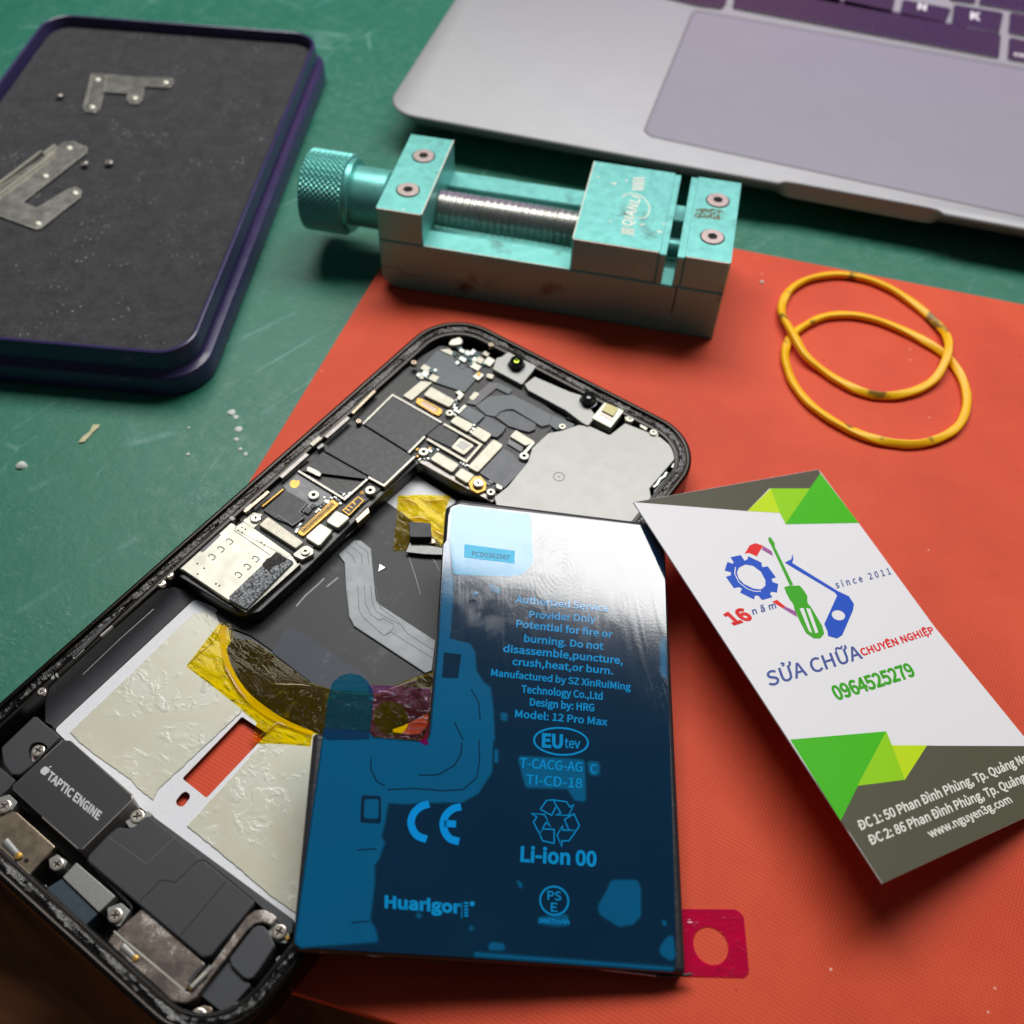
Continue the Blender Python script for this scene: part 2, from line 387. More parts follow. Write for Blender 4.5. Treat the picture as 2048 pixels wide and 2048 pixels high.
# teal anodised vise with worn, dirty patches
def teal(name, wear):
    t = NT(name); n1 = t.noise(70, 5, 0.65); n2 = t.noise(420, 4, 0.7); c = t.mix(n2, s2l((106, 190, 182)), s2l((128, 206, 198)))
    dirt = t.ramp(n1, [(0.58, 0.0), (0.74, wear)]); c = t.mix(dirt, c, s2l((62, 54, 46)))
    sp = t.math('MULTIPLY', t.ramp(t.voro(260), [(0.05, 1.0), (0.09, 0.0)]), t.ramp(t.noise(90, 2), [(0.55, 0.0), (0.62, 0.8)])); c = t.mix(sp, c, s2l((225, 228, 215)))
    return t.set(col=c, metal=0.45, rough=t.ramp(n2, [(0.3, 0.34), (0.7, 0.46)]), spec=0.5, normal=t.bump(n2, 0.00003))
M['teal'] = teal('teal_anodised', 0.5); M['teal_worn'] = teal('teal_anodised_worn', 0.9); M['teal_knurl'] = basic('teal_knurling', (112, 196, 188), 0.34, 0.5, var=0.08)
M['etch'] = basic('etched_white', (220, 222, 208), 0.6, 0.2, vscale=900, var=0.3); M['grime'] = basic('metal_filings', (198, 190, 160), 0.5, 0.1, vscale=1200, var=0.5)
M['steel'] = basic('worn_steel', (206, 206, 202), 0.36, 1.0, var=0.15, vscale=300); M['bolt'] = basic('bolt_steel', (176, 160, 156), 0.42, 0.8, var=0.15)
M['black'] = basic('matt_black', (16, 16, 17), 0.5); M['gloss_black'] = basic('gloss_black', (9, 9, 10), 0.22, coat=0.3); M['hole'] = basic('deep_black', (4, 4, 4), 0.8)
# laptop
M['alu'] = basic('grey_aluminium', (158, 158, 161), 0.6, 0.6, var=0.02, vscale=60, rvar=0.03); M['pad'] = basic('trackpad_glass', (150, 151, 158), 0.42, 0.35, var=0.02, vscale=60, rvar=0.03)
M['key'] = basic('key_black', (22, 13, 24), 0.28, spec=0.8, var=0.05); M['legend'] = basic('key_legend', (235, 230, 235), 0.5); M['seam'] = basic('seam_grey', (120, 118, 124), 0.5)
t = NT('laptop_screen'); M['screen'] = t.set(col=(0.01, 0.01, 0.012), rough=0.15, emit=t.ramp(t.noise(9, 2), [(0.35, s2l((150, 100, 190))), (0.65, s2l((196, 130, 180)))]), estr=1.25)
# rubber band
t = NT('yellow_rubber'); n1 = t.noise(160, 3); st = t.ramp(t.noise(120, 2, 0.5), [(0.62, 0.0), (0.67, 0.85)]); c = t.mix(n1, s2l((252, 184, 0)), s2l((255, 204, 8))); c = t.mix(st, c, s2l((104, 80, 26)))
M['rubber'] = t.set(col=c, rough=0.42, spec=0.45)
# phone
M['frame'] = basic('graphite_steel', (40, 36, 33), 0.22, 0.8, var=0.15, vscale=150); M['frame_in'] = basic('inner_black', (12, 12, 13), 0.34, spec=0.5, rvar=0.08)
t = NT('old_adhesive'); n1 = t.noise(900, 4, 0.7); n2 = t.noise(120, 3); M['glue_black'] = t.set(col=t.mix(t.ramp(n1, [(0.60, 0.0), (0.75, 1.0)]), s2l((10, 9, 8)), s2l((70, 66, 60))), rough=t.ramp(n2, [(0.3, 0.14), (0.7, 0.36)]), spec=0.6, normal=t.bump(n1, 0.0002))
t = NT('brushed_mid_plate'); n1 = t.noise(1500, 2); M['silver'] = t.set(col=t.mix(n1, s2l((222, 224, 228)), s2l((240, 242, 246))), metal=0.0, rough=0.5, spec=0.5)
t = NT('glue_residue'); n1 = t.noise(75, 3, 0.5, dist=1.5); n2 = t.noise(300, 4, 0.55, dist=0.6); n3 = t.voro(260, 'SMOOTH_F1'); msk = t.ramp(n1, [(0.50, 0.0), (0.64, 1.0)])
h = t.math('ADD', t.math('MULTIPLY', t.ramp(n2, [(0.46, 0.0), (0.56, 1.0)]), msk), t.math('MULTIPLY', t.ramp(n3, [(0.08, 1.0), (0.22, 0.0)]), 0.35))
M['residue'] = t.set(col=t.mix(n1, s2l((202, 197, 166)), s2l((220, 221, 211))), rough=0.26, spec=0.5, normal=t.bump(h, 0.00012, 0.55))
def graph(name, a, b, r, sp=0.28):
    t = NT(name); n1 = t.noise(140, 5, 0.7); v = t.noise(500, 4, 0.7, t.mapped((1, 0.12, 1), -35)); sm = t.math('MULTIPLY', t.ramp(n1, [(0.58, 0.0), (0.75, 0.6)]), t.ramp(v, [(0.45, 0.0), (0.7, 1.0)]))
    return t.set(col=t.mix(sm, t.mix(n1, s2l(a), s2l(b)), s2l((150, 150, 150))), rough=r, spec=sp)
M['graphite'] = graph('graphite_sheet', (44, 44, 46), (60, 60, 62), 0.45); M['coil_cover'] = graph('coil_cover', (56, 61, 72), (66, 72, 83), 0.48); M['coil'] = graph('coil_black', (14, 14, 14), (24, 24, 22), 0.6, 0.12)
M['chip'] = basic('shield_black', (58, 60, 62), 0.5, var=0.05, bscale=0); M['chip2'] = basic('tape_grey', (86, 94, 99), 0.42, var=0.08, vscale=150); M['chip3'] = basic('tape_brown_grey', (96, 92, 98), 0.42, var=0.1, vscale=200); M['chip4'] = basic('tape_slate', (70, 74, 82), 0.4, var=0.08, vscale=150)
M['shield'] = basic('shield_cream', (176, 172, 158), 0.48, 0.6, var=0.05, vscale=250); M['shield_rim'] = basic('shield_rim', (150, 147, 140), 0.4, 0.85, var=0.1); M['bright'] = basic('bright_nickel', (186, 185, 172), 0.46, 0.7, var=0.05, vscale=120, bscale=60, bdist=0.0003)
M['plate'] = basic('nickel_plate', (142, 142, 139), 0.5, 0.8, rvar=0.03, var=0.04, vscale=130, bscale=2500, bdist=0.00002); M['bracket'] = basic('bracket_steel', (204, 201, 192), 0.27, 0.9, var=0.1, vscale=120); M['gold'] = basic('gold_contacts', (186, 146, 70), 0.4, 0.6, var=0.15); M['pcb'] = basic('board_grey', (98, 99, 102), 0.4, 0.2, var=0.1); M['pcb_dark'] = basic('board_black', (26, 26, 27), 0.45, var=0.3, vscale=900)
M['part_pale'] = basic('component_pale', (206, 210, 204), 0.35, 0.4, var=0.15, vscale=900); M['part_teal'] = basic('component_teal', (38, 78, 84), 0.35, 0.1, var=0.3, vscale=900)
M['module'] = basic('module_black', (54, 55, 59), 0.55, var=0.06, vscale=200, bscale=3000, bdist=0.00001); M['module2'] = basic('module_graphite', (62, 64, 68), 0.5, var=0.06, vscale=200); M['taptic'] = basic('motor_black', (40, 40, 43), 0.5, var=0.04); M['edge'] = basic('bare_edge_glint', (150, 144, 140), 0.35, 0.4, var=0.2)
M['brown_steel'] = basic('dull_nickel', (150, 136, 118), 0.34, 1.0, var=0.12, vscale=220); M['blue_flex'] = basic('blue_flex', (50, 66, 80), 0.4, var=0.06)
t = NT('corroded_nickel'); n1 = t.noise(120, 6, 0.75); M['corroded'] = t.set(col=t.ramp(n1, [(0.42, s2l((92, 82, 76))), (0.53, s2l((128, 116, 108))), (0.60, s2l((206, 198, 190)))]), metal=0.5, rough=0.45)
M['screw'] = basic('screw_nickel', (206, 198, 186), 0.28, 0.7, var=0.12); M['screw_dark'] = basic('screw_recess', (44, 40, 36), 0.5, 0.5)
t = NT('foam_pad'); n1 = t.noise(2200, 2); M['foam_pad'] = t.set(col=t.ramp(n1, [(0.38, s2l((40, 42, 46))), (0.62, s2l((160, 164, 168)))]), rough=0.7)
t = NT('torn_foam'); n1 = t.noise(600, 4, 0.7); M['torn'] = t.set(col=t.ramp(n1, [(0.5, s2l((30, 26, 22))), (0.68, s2l((120, 100, 82)))]), rough=0.6, normal=t.bump(n1, 0.0006))
M['flex'] = basic('silver_flex', (122, 127, 131), 0.42, 0.2, var=0.08, vscale=160); M['flex_line'] = basic('flex_groove', (60, 64, 68), 0.4, 0.3); M['print_white'] = basic('white_print', (205, 205, 210), 0.6); M['copper'] = basic('copper_lines', (206, 176, 160), 0.4, 0.5)
M['lens'] = basic('lens_black', (10, 10, 12), 0.08, coat=1.0); M['lens_ring'] = basic('lens_ring', (70, 72, 76), 0.2, 0.6)
t = NT('lens_coating_glint'); M['lens_green'] = t.set(col=s2l((190, 230, 40)), rough=0.2, metal=0.4); M['sensor'] = basic('sensor_yellow', (214, 202, 128), 0.3)  # lens ring: the coating's yellow-green reflection painted as a colour
M['kapton'] = clear_film('kapton_tape', (1.0, 0.84, 0.01), 0.06, 0.02, s2l((255, 206, 0)), (150, 0.00035), 0.02, True); M['kapton_crease'] = clear_film('kapton_crease', (1.0, 0.86, 0.04), 0.16, 0.10, s2l((255, 222, 2)), (100, 0.00005), 0.16); M['kapton_fold'] = clear_film('kapton_fold', (1.0, 0.88, 0.10), 0.4, 0.6, s2l((255, 206, 0)), (150, 0.0002), 0.0)
# battery
M['case'] = basic('battery_pouch', (48, 47, 52), 0.36, var=0.08, vscale=120, bscale=160, bdist=0.0002); M['case_edge'] = basic('pouch_edge', (196, 196, 200), 0.25, 0.6)
def film(name, a, b, base_r=0.10, sp=0.8, ct=0.7):
    """glossy blue protective film: slightly uneven, with fingerprints pressed into its skin"""
    t = NT(name); n1 = t.noise(45, 3); n2 = t.noise(1500, 3, 0.7); c = t.mix(n1, s2l(a), s2l(b)); h = None; blot = t.ramp(t.noise(190, 4, 0.6), [(0.40, 0.0), (0.58, 1.0)])
    for (cx, cy, r, px_, py_, ds) in ((21, -9, 13, 25, -11, 1.2), (10, -24, 14, -14, -18, 1.5), (47, -40, 9, 62, -40, 1.4)):
        w = t.wave(360, t.mapped(loc=(-px_ * MM, -py_ * MM, 0), scale=(1, 0.8, 0)), ds, 'RINGS', 90)
        g = t.node('ShaderNodeVectorMath', operation='LENGTH'); t.l.new(t.mapped(loc=(-cx * MM, -cy * MM, 0), scale=(1, 1, 0)), g.inputs[0]); d = t.ramp(t.math('DIVIDE', g.outputs['Value'], r * MM), [(0.2, 1.0), (1.0, 0.0)])
        k = t.math('MULTIPLY', t.math('MULTIPLY', w, d), blot); h = k if h is None else t.math('ADD', h, k)
    rip = t.ramp(t.noise(90, 3, 0.6, t.mapped((1, 0.25, 1), 12), 0.5), [(0.50, 0.0), (0.56, 1.0), (0.62, 0.0)])
    nm = t.bump(h, 0.000014, 0.4, t.bump(t.noise(38, 2, 0.5, dist=0.6), 0.00018, 0.5, t.bump(n2, 0.000006, 1.0, t.bump(rip, 0.00005, 0.22))))
    return t.set(col=c, rough=base_r, spec=sp, coat=ct, coatr=0.07, normal=nm)
M['film_dark'] = film('blue_film_dark', (0, 36, 62), (0, 46, 74)); M['film_pale'] = film('blue_film_loose', (0, 86, 132), (0, 102, 146)); M['film_glare'] = film('blue_film_glare', (0, 140, 192), (0, 160, 212), 0.11, 0.65, 0.45); M['film_mid'] = film('blue_film_edge', (0, 58, 88), (0, 70, 100)); M['film_cyan'] = film('blue_film_cyan', (0, 160, 214), (10, 176, 224), 0.14)
M['ink_blue'] = film('film_lettering', (0, 146, 214), (4, 156, 224)); M['ink_cyan'] = film('film_lettering_bold', (0, 150, 234), (0, 156, 238)); M['label_paper'] = basic('label_cyan', (0, 196, 246), 0.4, var=0.03); M['ink_navy'] = basic('label_ink', (10, 70, 110), 0.4)
M['pink_clear'] = clear_film('purple_pull_tab', (0.84, 0.34, 0.80), 0.08, 0.03, s2l((200, 60, 150)), (160, 0.00008), 0.04, True); M['pink_crease_shine'] = clear_film('pink_crease_shine', (0.9, 0.5, 0.85), 0.16, 0.2, s2l((240, 150, 210)), (100, 0.00005), 0.2); M['blue_tab'] = clear_film('blue_pull_tab', (0.03, 0.55, 0.78), 0.12, 0.18, s2l((0, 104, 150)), (120, 0.0003)); M['pink_tab'] = clear_film('pink_pull_tab', (0.92, 0.12, 0.80), 0.1, 0.16, s2l((230, 10, 110)), (200, 0.0003), 0.07)
# card
M['card'] = basic('card_stock', (236, 236, 239), 0.42, spec=0.4, var=0.01, vscale=60, rvar=0.03)
for k, c in {'olive': (86, 86, 68), 'lime': (150, 214, 8), 'lime2': (196, 228, 8), 'grass': (68, 190, 12), 'ink_royal': (28, 84, 200), 'ink_red': (232, 38, 34), 'ink_plum': (164, 92, 160), 'ink_green': (60, 172, 22), 'ink_greyblue': (72, 92, 160), 'ink_white': (235, 236, 225)}.items():
    M[k] = basic('card_' + k.replace('ink_', ''), c, 0.42, spec=0.4, var=0.03, vscale=80, rvar=0.03)
M['crumb'] = basic('pale_crumb', (206, 214, 206), 0.5, var=0.2, vscale=900); M['sliver'] = basic('straw_sliver', (196, 190, 150), 0.5, var=0.2)

# ================================================================ the setting
FW = zframe(0, 0, 0)                                                   # table plane, z up (mm)
e0 = Vector((38.84, -63.79)); ed = (Vector((55.88, -57.5)) - e0).normalized(); en = Vector((-ed.y, ed.x))   # front edge of the table
def edge(s, tt): p = e0 + ed * s + en * tt; return (p.x, p.y)
mb = MB(); prism(mb, [edge(-500, 16), edge(700, 16), edge(700, 900), edge(-500, 900)], -14, 0, 1.0, bottom=True)
o = mb.build('table', M['green']); o['kind'] = 'structure'; o['label'] = 'scuffed green work table top'
mb = MB(); mb.add([(-900, -900, -42), (900, -900, -42), (900, 900, -42), (-900, 900, -42)], [(0, 1, 2, 3)])
o = mb.build('floor', M['wood']); o['kind'] = 'structure'

# red mat on the table
a_ = FW.pt(504, 953, 2); b_ = FW.pt(628.6, 750, 2); c_ = FW.pt(1467.8, 496, 2); d_ = FW.pt(1942, 588, 2)
def isect(p, q, r, s):
    p, q, r, s = map(Vector, (p, q, r, s)); d1 = q - p; d2 = s - r; k = ((r - p).x * d2.y - (r - p).y * d2.x) / (d1.x * d2.y - d1.y * d2.x); v = p + d1 * k; return (v.x, v.y)
tl = isect(a_, b_, c_, d_); ml = FW.pt(585, 1985, 2); bl = isect(a_, b_, FW.pt(0, 1772, 2), ml); tr = Vector(tl) + (Vector(d_) - Vector(c_)).normalized() * 240; br = Vector(ml) + ed * 260
fm = zframe(bl[0], bl[1], 0, math.degrees(math.atan2(ed.y, ed.x)))
mat = thing('silicone_mat', 'orange red silicone mat with fine woven texture lying on the green table under the phone', 'mat', fm)
inv = lambda fr, p: ((fr.r @ (Vector((p[0], p[1], 0)) - fr.o)).x, (fr.r @ (Vector((p[0], p[1], 0)) - fr.o)).y)
mb = MB(); prism(mb, rounded(ccw([inv(fm, p) for p in (bl, tl, tr, br, ml)]), 2), 0.05, 2.0, 0.3, bottom=True); mb.build('sheet', M['red'], mat)

# ================================================================ tin with foam
ta = Vector(FW.pt(640, 66, 13)); tb = Vector(FW.pt(376, 712, 13)); td = (ta - tb).normalized(); ang = math.degrees(math.atan2(td.y, td.x)) - 90
TW, TH = 92.0, (ta - tb).length + 0.0
tc = (ta + tb) / 2 + Vector((-td.y, td.x)) * (TW / 2)
ft = zframe(tc.x, tc.y, 0, ang)
tin = thing('tin_box', 'open purple tin box lined with black foam standing on the green table', 'tin', ft)
mb = MB(); sweep_rr(mb, TW, TH, 9, [(-1.6, 0.1), (-2.2, 0.6), (-2.2, 5.6), (-1.9, 6.2), (-0.6, 6.6), (-0.1, 7.2), (0, 12.4), (0.15, 12.9), (0.6, 13.1), (1.1, 12.9), (1.25, 12.4), (1.3, 1.0)], 10)
mb.build('shell', M['tin'], tin)
mb = MB(); fill(mb, [rrect(TW, TH, 9, 1.2, 8)], 0.8); mb.build('base', M['tin_in'], tin)
FOAM = 9.6
mb = MB(); prism(mb, rrect(TW, TH, 9, 1.5, 8), 1.0, FOAM, 0.5); mb.build('foam_liner', M['foam'], tin)

# brackets and loose screws on the foam
def on_foam(name, label, cat, uv, group=None):
    p = FW.pt(*uv, FOAM); fr = zframe(p[0], p[1], FOAM); return thing(name, label, cat, fr, group), fr
def stud(root, fr, pxs, z=0.55, r=1.0):
    for s in pxs.split(' ', 1)[1].split():
        x, y = fr.pts(pxs.split(' ', 1)[0] + ' ' + s, z)[0]; mb = MB(); lathe(mb, [(r * 1.25, z - 0.02), (r * 1.05, z + 0.16), (r * 0.8, z + 0.30), (r * 0.5, z + 0.40), (r * 0.2, z + 0.45)], 20, 0, (x, y)); mb.build('rivet', M['bright'], root)
br1, f1 = on_foam('metal_bracket', 'flat silver bracket with three rounded legs near the far end of the black foam', 'bracket', px('X7 900,320')[0], 'metal brackets on the foam')
plate(br1, 'strip', 'X7 570,190 780,200 1240,240 1690,250 1700,330 1650,375 1290,365 1290,440 1260,560 1200,600 1110,600 1065,540 1080,455 740,435 690,660 620,720 500,710 460,650', 0.1, 0.55, M['bracket'], 0.08, 0.5)
lines(br1, 'fold', ['X7 780,205 745,410', 'X7 700,430 1080,455', 'X7 1225,355 1640,372', 'X7 585,215 500,600'], 0.16, 0.45, 0.75, M['bright'])
lines(br1, 'edge', ['X7 570,190 780,200 1240,240 1690,250 1700,330 1650,375 1290,365 1290,440 1260,560 1200,600 1110,600 1065,540 1080,455 740,435 690,660 620,720 500,710 460,650 570,190'], 0.14, 0.3, 0.58, M['bright'])  # bright outline: the bracket's edge highlight drawn as a pale line
stud(br1, f1, 'X7 650,265 575,645 1165,520 1590,305')
br2, f2 = on_foam('metal_bracket', 'long silver bracket with a folded rail and two prongs on the black foam', 'bracket', px('X6 500,800')[0], 'metal brackets on the foam')
plate(br2, 'strip', 'X6 960,280 1130,250 1345,345 1340,420 350,1190 560,1290 1060,990 1180,960 1260,1020 1240,1110 640,1590 560,1610 430,1560 -120,1360 -300,1200 -100,1010', 0.1, 0.55, M['bracket'], 0.08, 0.4)
lines(br2, 'rail', ['X6 850,300 670,430', 'X6 640,395 -150,985', 'X6 840,420 -150,1160'], 0.5, 0.1, 1.3, M['bright'])
lines(br2, 'fold', ['X6 1330,430 360,1185', 'X6 1235,1115 640,1585'], 0.12, 0.4, 0.68, M['bright'])
lines(br2, 'edge', ['X6 960,280 1130,250 1345,345 1340,420 350,1190 560,1290 1060,990 1180,960 1260,1020 1240,1110 640,1590 560,1610 430,1560 -120,1360'], 0.16, 0.3, 0.58, M['bright'])  # highlight along the long bracket's rim, drawn as a pale line
stud(br2, f2, 'X6 1060,350 690,785 1150,1045 575,1520', 0.55, 1.0)
mb = MB(); lathe(mb, [(0.5, 0), (0.5, 0.9), (1.2, 0.9), (1.2, 1.2), (1.05, 1.35), (0.5, 1.38), (0.42, 1.05)], 16); me_ls = mb.mesh('loose_screw')
for i, (z, lab) in enumerate((('X7 140,500', 'tiny loose screw on the foam left of the three legged bracket'), ('X6 1330,600', 'tiny loose screw lying against the end of the long bracket on the foam'), ('X6 1690,580', 'tiny loose screw standing alone on the foam right of the long bracket'))):
    p = FW.pt(*px(z)[0], FOAM + 1); o = link('loose_screw', me_ls if i else me_ls, M['screw'] if i == 0 else [], None) if i == 0 else bpy.data.objects.new('loose_screw', me_ls)
    if i: COL.objects.link(o)
    o.location = Vector((p[0], p[1], FOAM)) * MM; o.rotation_euler = (random.uniform(-.5, .5), random.uniform(-.5, .5), 0); o['label'] = lab; o['category'] = 'screw'; o['group'] = 'loose screws on the foam'

# ================================================================ vise
fv = zframe(-64.07, 83.69, 2.0, 23.3)
vise = thing('vise', 'small teal anodised metal vise with knurled knob standing on the red mat behind the phone', 'vise', fv)
VL, VW, BH, VH = 90.6, 34.3, 15.5, 25.25; CY, CZ = VW / 2, 15.0
mb = MB()   # base body: long channel, rounded lower left end
prof = [(0, 4.0), (0.9, 1.6), (3.0, 0.2), (5, 0), (VL, 0), (VL, BH), (0, BH)]
def side_extrude(mb, prof, y0, y1, bev=0.35, mi=0):
    p = ccw(prof); k = len(p); q = offset(p, bev); rows = [(q, y0), (p, y0 + bev), (p, y1 - bev), (q, y1)]; vs = []; fs = []
    for pr_, y in rows: vs += [(x, y, z) for x, z in pr_]
    for j in range(3):
        for i in range(k): fs.append((j * k + i, (j + 1) * k + i, (j + 1) * k + (i + 1) % k, j * k + (i + 1) % k)[::-1])
    mb.add(vs, fs, mi)
    for pr_, y, fl in ((q, y0, False), (q, y1, True)):
        t_ = tessellate_polygon([[Vector((x, z, 0)) for x, z in pr_]]); out = []
        for a in t_:
            s = area([pr_[i] for i in a]); a = tuple(a) if (s > 0) != fl else tuple(a)[::-1]; out.append(a)
        mb.add([(x, y, z) for x, z in pr_], out, mi)
side_extrude(mb, prof, 0, 7.2); side_extrude(mb, prof, VW - 7.2, VW); side_extrude(mb, [(1, 0.3), (VL - 1, 0.3), (VL - 1, 5.0), (1, 5.0)], 7.0, VW - 7.0)
mb.build('base', M['teal_worn'], vise, smooth=30)
def block(name, x0, x1, z0, z1, y0=0.0, y1=VW, mat='teal', bev=0.4, steps=()):
    mb = MB(); prof = [(x0, z0), (x1, z0), (x1, z1), (x0, z1)]
    side_extrude(mb, prof, y0, y1, bev)
    for s in steps: side_extrude(mb, [(s[0], s[2]), (s[1], s[2]), (s[1], s[3]), (s[0], s[3])], y0 + 0.01, y1 - 0.01, 0.25)
    return mb.build(name, M[mat], vise, smooth=30)
blk = block('end_block', 0.02, 12.1, BH + 0.06, VH, -0.03, VW + 0.03)
block('fixed_jaw', 79.3, VL + 0.05, BH + 0.06, VH, -0.03, VW + 0.03, 'teal_worn', steps=[(77.5, 79.28, BH + 0.1, VH - 0.5)])
jaw = block('moving_jaw', 51.0, 73.0, BH + 0.08, VH + 0.05, -0.05, VW + 0.05, 'teal_worn', steps=[(73.02, 74.7, BH + 0.1, VH - 0.5)])
mb = MB(); side_extrude(mb, [(0.4, 6.9), (5.6, 6.6), (6.4, 5.2), (12.0, 5.2), (12.0, 5.35), (6.5, 5.35), (5.7, 6.75), (0.4, 7.05)], -0.02, 0.1, 0.01); mb.build('seam', M['hole'], vise)
mb = MB(); side_extrude(mb, [(78.6, 6.5), (78.9, 6.5), (79.1, BH), (78.7, BH)], -0.02, 0.1, 0.01); mb.build('seam', M['hole'], vise)
def hexbolt(x, y, root):
    mb = MB(); hexa = [(x + 1.35 * math.cos(math.radians(60 * i + 20)), y + 1.35 * math.sin(math.radians(60 * i + 20))) for i in range(6)]
    prism(mb, circle(x, y, 2.85, 30), VH - 0.4, VH + 0.30, 0.12, [hexa]); mb.add([(a, b, VH + 0.04) for a, b in hexa], [tuple(range(6))], 1)
    lathe(mb, [(3.15, VH + 0.03), (2.9, VH + 0.03)], 30, 1, (x, y), cap1=False); mb.build('bolt', [M['bolt'], M['hole']], root)
for (x, y) in ((6.0, 9.3), (6.0, 24.8), (85.2, 9.3), (85.2, 24.8)): hexbolt(x, y, vise)
mb = MB(); n_ = 150; prof = []
for i in range(n_ + 1): x = 11.0 + 41.0 * i / n_; prof.append((4.85 + 0.32 * math.cos(2 * math.pi * x / 0.95), x))
lathe(mb, prof, 36, 0, (CY, CZ), 'x', True); mb.build('lead_screw', M['steel'], vise, smooth=80)
mb = MB(); lathe(mb, [(2.6, 70), (2.6, 80)], 20, 0, (CY, CZ - 1), 'x'); mb.build('guide_rod', M['teal'], vise)
mb = MB(); lathe(mb, [(7.2, -1.6), (7.6, -1.6), (8.0, -2.0), (8.0, -12.0), (7.9, -12.4)][::-1], 40, 0, (CY, CZ), 'x'); lathe(mb, [(6.2, 0.2), (6.2, -1.8)][::-1], 30, 0, (CY, CZ), 'x'); mb.build('collar', M['teal'], vise)
def knurl(i, j): return 0.0
mb = MB(); N1, N2 = 384, 72; vs = []; fs = []; R0, X0, X1_ = 10.9, -24.6, -12.6
for j in range(N2 + 1):
    x = X0 + (X1_ - X0) * j / N2; e = min(1, min(j, N2 - j) / 2.0)
    for i in range(N1):
        a = 2 * math.pi * i / N1; k1 = abs(((i / N1 * 48 + j / N2 * 8.0) % 1) - 0.5) * 2; k2 = abs(((i / N1 * 48 - j / N2 * 8.0) % 1) - 0.5) * 2
        r = R0 - 0.75 + 0.5 * min(k1, k2) * e - (0.45 if e == 0 else 0) ; r += 0.25 * e
        vs.append((x, CY + r * math.cos(a), CZ + r * math.sin(a)))
for j in range(N2):
    for i in range(N1): i2 = (i + 1) % N1; fs.append((j * N1 + i, (j + 1) * N1 + i, (j + 1) * N1 + i2, j * N1 + i2))
mb.add(vs, fs); lathe(mb, [(0.01, X0), (R0 - 1.3, X0)], 48, 0, (CY, CZ), 'x', cap1=False); lathe(mb, [(R0 - 1.0, X1_), (R0 - 1.2, X1_ + 1.2), (8.2, X1_ + 1.3), (7.9, X1_ + 1.3)], 48, 0, (CY, CZ), 'x', cap1=False)
mb.build('knob', M['teal_knurl'], vise, smooth=20)
# thin pale strips along the upper edges of blocks and base
for e_w in ([(0.3, 0.02), (11.8, 0.02)], [(79.5, 0.02), (VL - 0.3, 0.02)], [(51.2, 0.0), (72.8, 0.0)], [(12.0, 0.3), (12.0, VW - 0.3)], [(51.1, 0.4), (51.1, VW - 0.4)]): lines(vise, 'edge_strip', [e_w], 0.28, VH - 0.3, VH + 0.075, M['etch'])
lines(vise, 'edge_strip', [[(12.3, 0.3), (50.8, 0.3)]], 0.22, BH - 0.3, BH + 0.02, M['etch'])
# worn white mark etched into the moving jaw and filings on the fixed jaw
mb = MB(); zt = VH + 0.09
ribbon(mb, [(p.x, p.y) for p in smooth_path(fv.pts('R 665,530 700,500 760,490 840,515 900,580 915,640 890,700 840,718 800,712', zt), 6)], 0.34, zt - 0.05, zt)
lettering(mb, fv, 'QIANLI', 'R 745,800 835,530 660,775', zt, 0.06)
for a in ('R 765,345 875,345 860,470 750,470', 'R 660,800 780,820 770,885 650,860'):
    q = fv.pts(a, zt)
    for k in range(5):
        f0 = k / 5; f1_ = f0 + 0.12; lp = lambda p, r, f: (p[0] + (r[0] - p[0]) * f, p[1] + (r[1] - p[1]) * f)
        mb.add([(*lp(q[0], q[3], f0), zt), (*lp(q[0], q[3], f1_), zt), (*lp(q[1], q[2], f1_), zt), (*lp(q[1], q[2], f0), zt)][::-1], [(0, 1, 2, 3)])
for a in ('R 540,400 620,390 600,410', 'R 690,370 720,365 700,390', 'R 980,830 1050,845 1000,855', 'R 1030,770 1075,760 1040,780', 'R 820,770 880,775 840,790', 'R 430,330 460,340 440,350', 'R 540,740 570,745 550,760'):
    q = ccw(fv.pts(a, zt)); mb.add([(*p, zt) for p in q], [(0, 1, 2)])
mb.build('etched_mark', M['etch'], jaw, fv) if False else mb.build('etched_mark', M['etch'], vise, fv)
mb = MB(); rg = random.Random(3); cs = fv.pts('R 1330,630 1620,640 1640,800 1320,720', VH)
for i in range(240):
    u, v = rg.random(), rg.random(); u = 0.5 + (u - 0.5) * (0.6 + 0.4 * rg.random()); x = cs[0][0] + (cs[1][0] - cs[0][0]) * u + (cs[3][0] - cs[0][0]) * v; y = cs[0][1] + (cs[1][1] - cs[0][1]) * u + (cs[3][1] - cs[0][1]) * v
    s = 0.16 + 0.5 * rg.random() ** 2; a = rg.random() * 3.14; dx, dy = s * math.cos(a), s * math.sin(a)
    mb.add([(x - dx, y - dy, VH), (x + dy * .3, y - dx * .3, VH + 0.15), (x + dx, y + dy, VH + 0.05), (x - dy * .3, y + dx * .3, VH + 0.2)], [(0, 1, 2, 3), (0, 3, 2, 1)])
mb.build('filings', M['grime'], vise)

